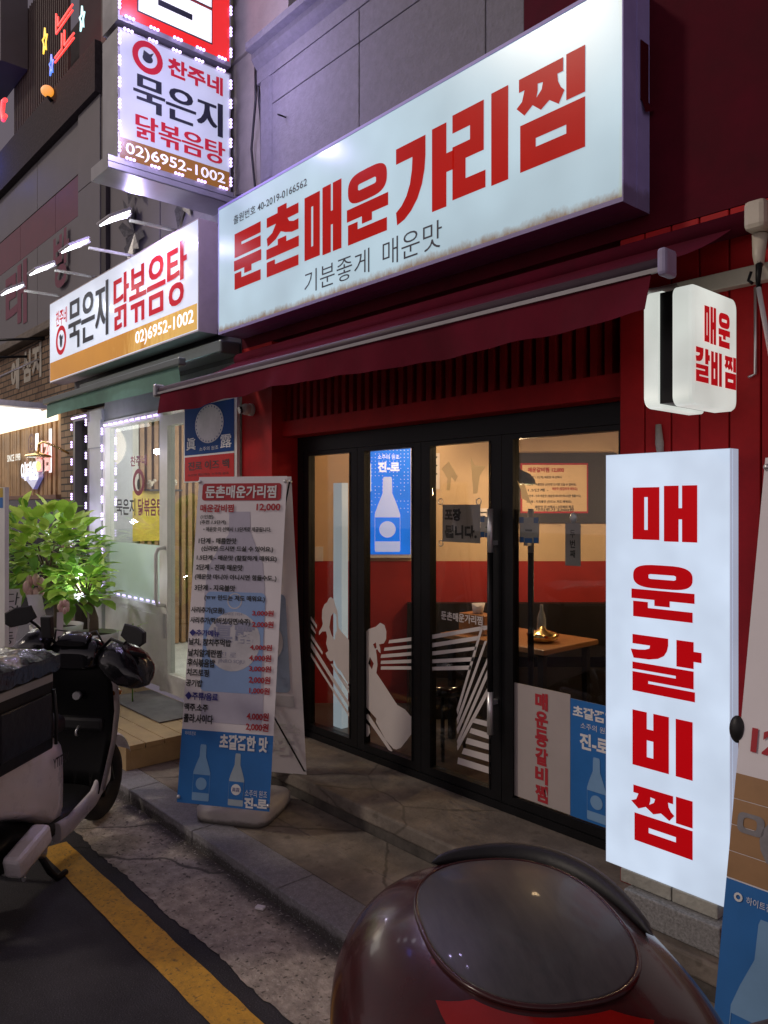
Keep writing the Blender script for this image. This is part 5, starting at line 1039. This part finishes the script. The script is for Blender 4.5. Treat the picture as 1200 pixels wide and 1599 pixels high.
def plant(loc, c, rx, rz, n, L, pot_r, pot_h, lab, trunk_r=.03, low=-.75):
    t = thing('potted_plant', lab, 'plant', loc)
    x, y, z = loc
    b = MB(); b.loft([[(x + r * math.cos(a), y + r * math.sin(a), z + h) for a in [2 * math.pi * k / 28 for k in range(28)]] for r, h in ((pot_r * .78, 0), (pot_r * .86, pot_h * .3), (pot_r * .97, pot_h * .9), (pot_r, pot_h), (pot_r * .92, pot_h), (pot_r * .90, pot_h - .04))]); b.build('pot', pot_m, t)
    b = MB(); b.loft([[(x + r * math.cos(a), y + r * math.sin(a), z + pot_h - .035 + h) for a in [2 * math.pi * k / 20 for k in range(20)]] for r, h in ((pot_r * .89, 0), (pot_r * .4, .015), (.01, .02))]); b.build('soil', pm('dark soil', (.03, .022, .015), .95, bump=.6), t)
    b = MB(); cx, cy, cz = c
    b.tube([(x, y, z + pot_h - .03), (x + .01, y, z + pot_h + .12), (x * .6 + cx * .4, y * .6 + cy * .4, cz - rz * .45), (cx, cy, cz)], [trunk_r, trunk_r * .85, trunk_r * .6, .01], 8)
    for k in range(9):
        a = k * 2.4; e = random.uniform(-.2, .8); q = Vector((cx + rx * .65 * math.cos(a), cy + rx * .65 * math.sin(a), cz + rz * .6 * e))
        b.tube([(x * .3 + cx * .7, y * .3 + cy * .7, cz - rz * .5), (q + Vector((cx, cy, cz))) / 2 + Vector((0, 0, .03)), q], [.010, .007, .004], 5)
    b.build('stem', pm('brown stem', (.16, .12, .08), .8, bump=.4), t)
    b = MB()
    for k in range(n):
        while True:
            v = Vector((random.uniform(-1, 1), random.uniform(-1, 1), random.uniform(low, 1)))
            if .25 < v.length < 1: break
        p = Vector((cx + v.x * rx * .82, cy + v.y * rx * .82, cz + v.z * rz * .85))
        d = Vector((v.x, v.y, v.z * .6 + random.uniform(-.1, .55))) + Vector((random.uniform(-.5, .5), random.uniform(-.5, .5), random.uniform(-.3, .3)))
        l = L * random.uniform(.65, 1.25)
        leaf(b, p, d, Vector((0, 0, 1)), l, l * random.uniform(.52, .72), random.choices((0, 1, 2), (5, 3 if v.z > 0 else 6, 3 if v.z > .2 else 1))[0])
    b.build('foliage', [leaf_a, leaf_b, leaf_c], t, fixn=False)
    return t
ribbon_w = pm('white gift ribbon', (.62, .56, .60), .5, var=.05); bow_m = pm('pink satin bow', (.58, .36, .32), .4, var=.2)
def bow(c, s, lab, flowers=0):
    t = thing('ribbon_bow', lab, 'bow', c); c = Vector(c)
    toC = Vector((.93, -.3, .1)).normalized()
    for k in range(7):
        a = 2 * math.pi * k / 7; d = Vector((-.3 * math.cos(a), -.93 * math.cos(a), math.sin(a)))
        b = MB(); b.ell(c + d * s * .45 + toC * random.uniform(0, .03), (s * .22, s * .22, s * .40), 10, 7); b.build('loop', bow_m, t)
    return t
plant((-7.55, -.72, .25), (-7.40, -.88, 1.42), .62, .52, 480, .175, .24, .48, 'big bushy variegated green plant in a white pot, left of the smaller plant', .035)
plant((-6.68, -.70, .25), (-6.84, -.74, 1.16), .31, .27, 150, .145, .21, .51, 'smaller leafy plant on a stout trunk in a white pot on the deck', .045)
bow((-6.98, -1.10, 1.16), .14, 'cream and pink flower bow tied to the big bushy plant')
bow((-6.55, -1.00, 1.02), .075, 'single pale pink bow tied to the smaller potted plant')
def streamer(pts, wd, lab, txt=None):
    t = thing('gift_ribbon', lab, 'ribbon', pts[0])
    b = MB(); s = Vector((.33, .94, 0)) * wd / 2
    for p, q in zip(pts, pts[1:]): p, q = Vector(p), Vector(q); b.face([p - s, p + s, q + s, q - s])
    b.build('cloth', ribbon_w, t, fixn=False)
    if txt:
        p0, p1 = Vector(pts[0]), Vector(pts[-1]); dz = (p1 - p0); fr = Fr(p0, (.33, .94, 0), dz.normalized(), Vector((.94, -.33, 0)))
        b = MB(); l = dz.length
        for k, ch in enumerate(txt): b.text(ch, -.055, l * (.10 + .22 * k), .055, l * (.10 + .22 * k) + .001, fr, .006, .0) if 0 else None
        fr = Fr(p0, (.33, .94, 0), -dz.normalized(), Vector((.94, -.33, 0)))
        for k, ch in enumerate(txt): b.text(ch, -.05, -l * (.06 + .22 * k) - .11, .05, -l * (.06 + .22 * k), fr, .006, .0)
        b.build('lettering', M['ink_black'], t, fixn=False)
streamer([(-7.12, -1.22, 1.14), (-7.16, -1.28, .62)], .14, 'white gift ribbon lettered in black, hanging from the big plant', '다원부동')
streamer([(-6.92, -1.12, 1.10), (-6.80, -1.08, .70)], .12, 'plain white gift ribbon trailing right of the lettered one')
streamer([(-6.54, -1.03, .98), (-6.58, -1.03, .58)], .05, 'thin pink white ribbon trailing from the small bow')
b = MB()
for k in range(7): leaf(b, Vector((-6.05, -.62, .55 + .05 * k)), Vector((math.cos(k * 2.2), math.sin(k * 2.2), .8)), Vector((0, 0, 1)), .16, .035, k % 3)
b.tube([(-6.06, -.62, .252), (-6.05, -.62, .90)], .006, 5, 1); tag(b.build('seedling', [leaf_a, leaf_b, leaf_c], fixn=False), 'thin young sprig with narrow leaves right of the white pot', 'plant')
t = thing('notice_board', 'white notice board with yellow and blue corner cut by the left frame edge', 'board', (-6.5, -1.55, 0))
b = MB(); b.box(-6.85, -6.17, -1.56, -1.53, .55, 2.0); b.build('panel', M['white_paint'], t)
b = MB(); b.rect(-6.85, 1.925, -6.21, 1.995, FY(-1.56), .002); b.build('yellow_print', pm('yellow print', (.62, .42, .01), .5), t, fixn=False)
b = MB(); b.rect(-6.85, 1.845, -6.21, 1.923, FY(-1.56), .002); b.build('blue_print', pm('bright blue print', (.01, .16, .50), .5), t, fixn=False)
for x in (-6.8, -6.22): b = MB(); b.box(x - .02, x + .02, -1.555, -1.535, 0, .549); b.build('leg', M['alu'], t)

# ------------------------------------------------------------------ delivery scooter (own axes: x forward, y left)
sc_white = stain_or_shade(pm('scooter white paint', (.74, .69, .72), .28, var=.06, coat=.3), 'Z', .35, .2, (.25, .22, .21), .5, 12)
vinyl_blk = pm('black vinyl box cloth', (.009, .009, .010), .5, spec=.25, var=.3, bump=.25, bscale=18)
vinyl_gry = pm('reflective grey strip', (.30, .30, .31), .4, var=.1)
grip_gloss = pm('crinkled glossy black vinyl', (.010, .010, .012), .16, var=.3, bump=.55, bscale=26, coat=.5)
t = thing('delivery_scooter', 'white and black delivery scooter with a big black box parked nose to the kerb', 'scooter', (-4.149, -1.947, 0), math.atan2(.754, -.656))
def ring(x, cx=0, hw=.1, z0=0, z1=1, e=.5, n=20): return [(x, cx + hw * math.copysign(abs(math.cos(a)) ** e, math.cos(a)), (z0 + z1) / 2 + (z1 - z0) / 2 * math.copysign(abs(math.sin(a)) ** e, math.sin(a))) for a in [2 * math.pi * k / n for k in range(n)]]
for nm, wx in (('wheel', .62), ('wheel', -.63)):
    b = MB(); n_ = 36; rg = []
    for k in range(n_):
        a = 2 * math.pi * k / n_; rg.append([(wx + (.175 + .058 * math.cos(q)) * math.cos(a), .055 * math.sin(q), .233 + (.175 + .058 * math.cos(q)) * math.sin(a)) for q in [2 * math.pi * j / 12 for j in range(12)]])
    b.loft(rg + [rg[0]], cap=False); w_o = b.build(nm, M['rubber'], t)
    b = MB(); b.tube([(wx, -.035, .233), (wx, .035, .233)], .055, 14)
    for k in range(5): a = 2 * math.pi * k / 5; b.tube([(wx, 0, .233), (wx + .135 * math.cos(a), 0, .233 + .135 * math.sin(a))], .017, 6)
    b.tube([(wx + .130 * math.cos(2 * math.pi * k / 28), 0, .233 + .130 * math.sin(2 * math.pi * k / 28)) for k in range(28)], .016, 6, closed=True); b.build('rim', M['black_metal'], w_o)
for s_ in (-1, 1): b = MB(); b.tube([(.62, s_ * .075, .233), (.55, s_ * .075, .45), (.50, s_ * .05, .60)], .022, 10); b.build('fork', M['black_metal'], t)
b = MB(); rg = []
for k in range(13):                                              # white front mudguard
    a = R(20 + 130 * k / 12); rg.append([(.62 + .255 * math.cos(a), .085 * math.cos(q), .233 + .255 * math.sin(a) + .03 * math.sin(q)) for q in [math.pi * j / 8 for j in range(9)]])
b.loft(rg, cap=False, closed=False); b.build('mudguard', sc_white, t, fixn=False)
# leg shield: black inner skin, white outer shell
def shield(off, sx_, nm, mat, z0=.28, z1=1.0):
    prof = [(.26, .285, .19), (.30, .40, .20), (.335, .55, .22), (.345, .72, .235), (.345, .86, .225), (.35, .96, .19), (.37, 1.02, .12)]
    b = MB(); rg = []
    for x, z, hw in prof: rg.append([(x + off + .07 * (1 - (j / 6) ** 2) * (1 if off > 0 else .35), hw * sx_ * j / 6, z) for j in range(-6, 7)])
    b.loft(rg, cap=False, closed=False)
    bmesh.ops.solidify(b.bm, geom=b.bm.faces[:], thickness=.012)
    return b.build(nm, mat, t)
sh = shield(0, 1, 'leg_shield', pm('satin black shield', (.008, .008, .009), .4, spec=.25, var=.2))
shield(.045, 1.05, 'front_shell', sc_white)
b = MB(); b.tube([(.322, -.02, .80), (.355, -.02, .80)], .022, 12); b.build('ignition_lock', M['steel'], sh)
b = MB(); b.box(.335, .40, -.17, .17, .60, .68, bevel=.02); b.build('glove_box', M['black_plastic'], t)
# floor board and white sides
b = MB(); b.loft([ring(.36, 0, .15, .25, .33), ring(.10, 0, .16, .20, .29), ring(-.16, 0, .16, .20, .30)]); b.build('floor_board', M['black_plastic'], t)
b = MB(); b.loft([ring(.40, -.165, .022, .30, .46, .7), ring(.25, -.16, .022, .22, .31, .7), ring(.0, -.165, .022, .18, .27, .7), ring(-.12, -.165, .025, .18, .28, .7)]); b.build('side_sill', sc_white, t)
b = MB(); b.loft([ring(.40, .165, .022, .30, .46, .7), ring(.25, .16, .022, .22, .31, .7), ring(.0, .165, .022, .18, .27, .7), ring(-.12, .165, .025, .18, .28, .7)]); b.build('side_sill', sc_white, t)
# body under the seat
b = MB(); b.loft([ring(-.0, 0, .12, .33, .64, .5), ring(-.05, 0, .16, .25, .69, .42), ring(-.14, 0, .178, .27, .705, .4), ring(-.30, 0, .185, .37, .71, .4), ring(-.56, 0, .17, .46, .71, .45), ring(-.80, 0, .13, .52, .71, .5), ring(-.92, 0, .08, .56, .70, .6)]); bd = b.build('body', sc_white, t)
b = MB(); b.text('YTITAN', -.20, .575, -.06, .625, Fr((0, -.186, 0), (1, 0, 0), (0, 0, 1), (0, -1, 0)), .010, .02); b.build('lettering', M['ink_black'], bd, fixn=False)
b = MB(); b.loft([ring(.06, 0, .10, .70, .76, .6), ring(-.01, 0, .15, .69, .80, .6), ring(-.15, 0, .165, .70, .81, .6), ring(-.34, 0, .16, .70, .80, .6)]); b.build('seat', M['black_plastic'], t)
b = MB(); b.loft([ring(-.15, 0, .12, .16, .30, .6), ring(-.4, 0, .13, .16, .36, .6), ring(-.63, 0, .11, .17, .32, .6)]); b.build('engine', M['black_metal'], t)
b = MB(); b.tube([(-.12, -.10, .20), (-.22, -.15, .17), (-.36, -.19, .24)], .022, 8); b.build('exhaust_pipe', M['alu'], t)
b = MB(); m_ = Matrix.Translation((-.44, -.215, .29)) @ Matrix.Rotation(R(-14), 4, 'Y'); b.box(-.13, .13, -.045, .045, -.05, .05, mat=m_, bevel=.02); b.build('muffler', sc_white, t)
for s_ in (-1, 1): b = MB(); b.tube([(-.22, s_ * .10, .22), (-.17, s_ * .16, .06), (-.13, s_ * .175, .012), (-.06, s_ * .18, .010)], .016, 8); b.build('stand_leg', M['black_metal'], t)
# handlebar, binnacle, muffs, mirrors
b = MB(); b.loft([ring(.30, 0, .10, .96, 1.04, .6), ring(.34, 0, .15, .94, 1.10, .6), ring(.42, 0, .15, .93, 1.12, .6), ring(.50, 0, .10, .94, 1.08, .7), ring(.54, 0, .04, .97, 1.04)]); b.build('binnacle', M['gloss_black'], t)
b = MB(); b.tube([(.38, -.40, 1.02), (.40, -.2, 1.05), (.42, 0, 1.05), (.40, .2, 1.05), (.38, .40, 1.02)], .014, 8); b.build('handlebar', M['black_metal'], t)
for s_ in (-1, 1):
    b = MB(); rg = []
    for y, cx, hx, z0, z1 in ((.15, .36, .05, .98, 1.05), (.19, .38, .09, .93, 1.08), (.27, .40, .125, .87, 1.08), (.35, .41, .12, .85, 1.02), (.41, .41, .08, .86, .95), (.425, .41, .03, .89, .92)):
        rg.append([(cx + hx * math.copysign(abs(math.cos(a)) ** .8, math.cos(a)), s_ * y, (z0 + z1) / 2 + (z1 - z0) / 2 * math.copysign(abs(math.sin(a)) ** .8, math.sin(a)) + .03 * math.cos(a)) for a in [2 * math.pi * k / 20 for k in range(20)]])
    if s_ > 0: rg = [[(p[0] - .06, p[1] - .02, p[2] + .085) for p in q] for q in rg]
    b.loft(rg); crumple(b, .012, 22); b.build('hand_muff', grip_gloss, t)
    b = MB(); zz = 1.15 if s_ < 0 else 1.24; k_ = .66 if s_ > 0 else 1.; b.tube([(.36, s_ * .15 * k_, 1.06), (.34, s_ * .22 * k_, 1.12), (.31, s_ * .31 * k_, zz - .05), (.28, s_ * .36 * k_, zz - .01)], [.010, .009, .008, .008], 8)
    mo = b.build('mirror_stalk', M['black_metal'], t)
    b = MB(); m_ = Matrix.Translation((.25, s_ * .40 * k_, zz + .01)) @ Matrix.Rotation(R(18 * s_), 4, 'Z') @ Matrix.Rotation(R(-14 * s_), 4, 'X')
    hexp = [(.085, -.02), (.072, .04), (.017, .055), (-.072, .045), (-.085, -.027), (-.025, -.05), (.06, -.046)]
    b.loft([[m_ @ Vector((x, y_ * k * s_, z_ * k)) for y_, z_ in hexp] for x, k in ((-.022, .9), (-.014, 1.0), (.01, .92), (.03, .55))], smooth=False); b.build('mirror', M['black_plastic'], mo)
for s_ in (-1, 1):
    b = MB(); b.tube([(.40, s_ * .20, 1.035), (.47, s_ * .22, 1.03), (.49, s_ * .34, 1.015)], .007, 6); b.build('brake_lever', M['steel'], t)
    b = MB(); b.tube([(.40, s_ * .16, 1.05), (.36, s_ * .12, 1.16), (.42, s_ * .06, 1.14), (.46, s_ * .05, 1.0), (.44, s_ * .04, .9)], .006, 6); b.build('cable', M['black_plastic'], t)
    b = MB(); b.ell((.44, s_ * .20, .80), (.035, .03, .022), 10, 7); b.build('turn_signal', pm('amber lens', (.40, .14, .01), .2), t)
b = MB(); b.loft([ring(.30, .0, .09, 1.08, 1.11, .7), ring(.38, .0, .085, 1.12, 1.15, .7), ring(.42, 0, .06, 1.11, 1.13, .7)]); b.build('speedometer', M['gloss_black'], t)
b = MB(); b.box(.36, .40, .08, .14, 1.10, 1.22, mat=Matrix.Rotation(R(-6), 4, 'Y'), bevel=.006); b.tube([(.40, .11, 1.04), (.38, .11, 1.12)], .012, 6); b.build('phone_mount', M['black_plastic'], t)
b = MB(); b.tube([(.30, -.05, .64), (.27, -.05, .62), (.27, -.05, .60), (.29, -.05, .59)], .006, 6); b.build('bag_hook', M['steel'], t)
b = MB(); b.tube([(-.66, -.13, .28), (-.58, -.14, .58)], .028, 10); b.tube([(-.655 + .08 * k / 40, -.132 + .03 * math.cos(k * 1.2), .30 + .26 * k / 40 + .03 * math.sin(k * 1.2) * .3) for k in range(41)], .007, 5); b.build('shock_absorber', M['steel'], t)
b = MB(); b.tube([(-.30, -.135, .22), (-.30, -.16, .22)], .06, 14); b.tube([(-.30, -.17, .22), (-.42, -.18, .16), (-.45, -.20, .16)], .010, 6); b.build('kick_starter', M['alu'], t)
# delivery box on the rear rack
b = MB(); b.box(-.88, -.32, -.27, .27, .72, 1.10, bevel=.012); bx = b.build('delivery_box', vinyl_blk, t)
b = MB(); NX, NY = 22, 22
def lidp(i, j):
    u_, v_ = i / NX * 2 - 1, j / NY * 2 - 1; e_ = max(abs(u_), abs(v_)); z_ = 1.205 - .045 * max(0, (e_ - .55) / .45) ** 2
    return (-.60 + .30 * u_, .29 * v_, z_ + .006 * math.sin(u_ * 9 + v_ * 4) * math.cos(v_ * 11))
for i_ in range(NX):
    for j_ in range(NY): b.face([lidp(i_, j_), lidp(i_ + 1, j_), lidp(i_ + 1, j_ + 1), lidp(i_, j_ + 1)])
bmesh.ops.remove_doubles(b.bm, verts=b.bm.verts[:], dist=.0005)
edge = [(-.30, -.29), (.30, -.29), (.30, .29), (-.30, .29)]
for (xa, ya), (xb, yb) in zip(edge, edge[1:] + edge[:1]):
    for q_ in range(14):
        f0, f1 = q_ / 14, (q_ + 1) / 14; w0, w1 = .007 * math.sin(q_ * 2.3), .007 * math.sin((q_ + 1) * 2.3)
        p0 = (-.60 + xa + (xb - xa) * f0, ya + (yb - ya) * f0); p1 = (-.60 + xa + (xb - xa) * f1, ya + (yb - ya) * f1)
        b.face([(p0[0], p0[1], 1.16), (p1[0], p1[1], 1.16), (p1[0], p1[1], 1.09 + w1), (p0[0], p0[1], 1.09 + w0)])
b.build('box_lid', grip_gloss, bx, smooth=True)
b = MB(); b.box(-.86, -.34, -.2762, -.2702, 1.04, 1.075); b.box(-.318, -.314, -.23, .23, 1.04, 1.075); b.build('reflective_strip', vinyl_gry, bx)
b = MB(); b.box(-.74, -.36, -.285, -.2705, .78, .99, bevel=.006); b.build('pocket', pm('dull black pocket', (.014, .014, .018), .4, spec=.3, bump=.3, bscale=22), bx)
b = MB(); b.tube([(-.33, -.26, .98), (-.28, -.22, .86), (-.25, -.18, .74)], .010, 6); b.tube([(-.33, -.275, 1.0), (-.315, -.28, .86), (-.32, -.28, .74)], .008, 6); b.build('strap', M['black_plastic'], bx)
b = MB(); b.tube([(-.40, -.12, .69), (-.52, -.14, .707), (-.92, -.14, .707), (-.92, .14, .707), (-.52, .14, .707), (-.40, .12, .69)], .014, 8); b.build('rack', M['black_metal'], t)

# ------------------------------------------------------------------ motorcycle in the foreground, its top case filling the frame
case_m = stain_or_shade(pm('dark wine gloss plastic', (.050, .005, .006), .24, var=.35, scale=7, coat=.25, spec=.3), 'Z', -1, 3, (.035, .018, .018), .5, 30, (1, 1, .4), thr=(.40, .62)); lid_m = stain_or_shade(pm('smoked grey lid', (.042, .040, .045), .40, var=.25, scale=9, coat=.06, spec=.25), 'Z', -1, 3, (.085, .08, .08), .6, 40, (1, .15, 1), thr=(.46, .64)); lens_m = pm('red reflector lens', (.24, .006, .004), .14, var=.2, coat=.5)
ANG = R(58)
t = thing('motorcycle', 'dark red motorcycle top case with a smoked lid, close in the foreground', 'motorcycle', (-.868, -2.155, -.150), ANG)
b = MB(); b.ell((0, 0, 1.06), (.335, .445, .235), 56, 34, e1=.95, e2=.84, z0=-.75, z1=.999); tcs = b.build('top_case', case_m, t)
def cap(r, zc, e1, e2, z0, z1, shift=(0, 0), th=.012):
    return None
b = MB(); b.ell((.0, 0, 1.06), (.339, .449, .24), 64, 22, e1=.95, e2=.84, z0=.86, z1=.999); b.build('lid', lid_m, tcs)
b = MB()                                                          # raised rim round the lid
def pwr(x, e): return math.copysign(abs(x) ** e, x)
zr = .86; ph = math.asin(zr)
b.tube([(.338 * pwr(math.cos(ph), .95) * pwr(math.cos(q), .84), .448 * pwr(math.cos(ph), .95) * pwr(math.sin(q), .84), 1.06 + .238 * pwr(zr, .95)) for q in [2 * math.pi * k / 60 for k in range(60)]], .005, 8, closed=True); b.build('lid_rim', case_m, tcs)
b = MB(); rg = []                                                 # wide red lens across the rear
for j in range(7):
    zf = .72 + .12 * j / 6; ph = math.asin(zf); rw_ = []
    for k in range(25):
        q = math.pi + R(74 + (-44 + 88 * k / 24) * (1 - .35 * abs(j - 3) / 3))
        s = 1.016 + .010 * math.sin(math.pi * k / 24) * math.sin(math.pi * j / 6)
        rw_.append((s * .335 * pwr(math.cos(ph), .95) * pwr(math.cos(q), .84), s * .445 * pwr(math.cos(ph), .95) * pwr(math.sin(q), .84), 1.06 + s * .235 * pwr(zf, .95)))
    rg.append(rw_)
b.loft(rg, cap=False, closed=False); b.build('reflector', lens_m, tcs, fixn=True)
b = MB(); rg = []                                                 # raised lip along the far edge of the lid
for k in range(25):
    q = R(52 + (-58 + 116 * k / 24)); e = math.sin(math.pi * k / 24) ** .5; c_, s_q = .235 * pwr(math.cos(q), .85), .31 * pwr(math.sin(q), .85); rho = ((abs(c_) / .339) ** (2 / .84) + (abs(s_q) / .449) ** (2 / .84)) ** .42; zc = 1.06 + .24 * max(0, 1 - rho ** (2 / .95)) ** .475
    rg.append([(c_ + .028 * e * math.cos(a) * math.cos(q), s_q + .028 * e * math.cos(a) * math.sin(q), zc + .004 + .030 * e * math.sin(a)) for a in [2 * math.pi * m / 12 for m in range(12)]])
b.loft(rg); b.build('lid_lip', M['black_plastic'], tcs)
b = MB(); b.loft([ring(-.10, 0, .09, .74, .84), ring(.25, 0, .14, .72, .86), ring(.6, 0, .15, .70, .88), ring(.95, 0, .12, .66, .84)]); b.build('tail', case_m, t)
b = MB(); b.loft([ring(.24, 0, .13, .865, .91), ring(.6, 0, .15, .89, .94), ring(.92, 0, .13, .85, .92)]); b.build('saddle', M['black_plastic'], t)
for wx in (.18, 1.42):
    b = MB(); n_ = 36; rg = [[(wx + (.235 + .06 * math.cos(q)) * math.cos(a), .06 * math.sin(q), .295 + (.235 + .06 * math.cos(q)) * math.sin(a)) for q in [2 * math.pi * j / 12 for j in range(12)]] for a in [2 * math.pi * k / n_ for k in range(n_ + 1)]]
    b.loft(rg, cap=False); wo = b.build('wheel', M['rubber'], t)
    b = MB(); b.tube([(wx, -.05, .295), (wx, .05, .295)], .05, 12)
    for k in range(6): a = 2 * math.pi * k / 6; b.tube([(wx, 0, .295), (wx + .19 * math.cos(a), 0, .295 + .19 * math.sin(a))], .014, 6)
    b.build('rim', M['black_metal'], wo)
b = MB(); b.loft([ring(.45, 0, .12, .30, .62), ring(.7, 0, .15, .26, .66), ring(.95, 0, .12, .30, .62)]); b.build('engine', M['black_metal'], t)
b = MB(); b.loft([ring(.94, 0, .10, .66, .90), ring(1.08, 0, .14, .62, .98), ring(1.22, 0, .12, .66, .98), ring(1.3, 0, .06, .78, .95)]); b.build('tank', case_m, t)
for s_ in (-1, 1):
    b = MB(); b.tube([(1.42, s_ * .08, .295), (1.28, s_ * .08, .70), (1.20, s_ * .06, .96)], .024, 8); b.build('fork', M['steel'], t)
    b = MB(); b.tube([(.18, s_ * .09, .295), (.5, s_ * .10, .38), (.75, s_ * .1, .40)], .022, 8); b.build('swing_arm', M['black_metal'], t)
b = MB(); b.tube([(1.10, -.34, 1.02), (1.18, -.15, 1.03), (1.2, 0, 1.0), (1.18, .15, 1.03), (1.10, .34, 1.02)], .014, 8); b.build('handlebar', M['black_metal'], t)
b = MB(); b.tube([(.75, -.10, .30), (.62, -.22, .02)], .014, 8); b.build('side_stand', M['steel'], t)
b = MB(); b.tube([(-.05, -.08, .86), (.30, -.10, .84)], .012, 6); b.tube([(-.05, .08, .86), (.30, .10, .84)], .012, 6); b.build('rack', M['black_metal'], t)
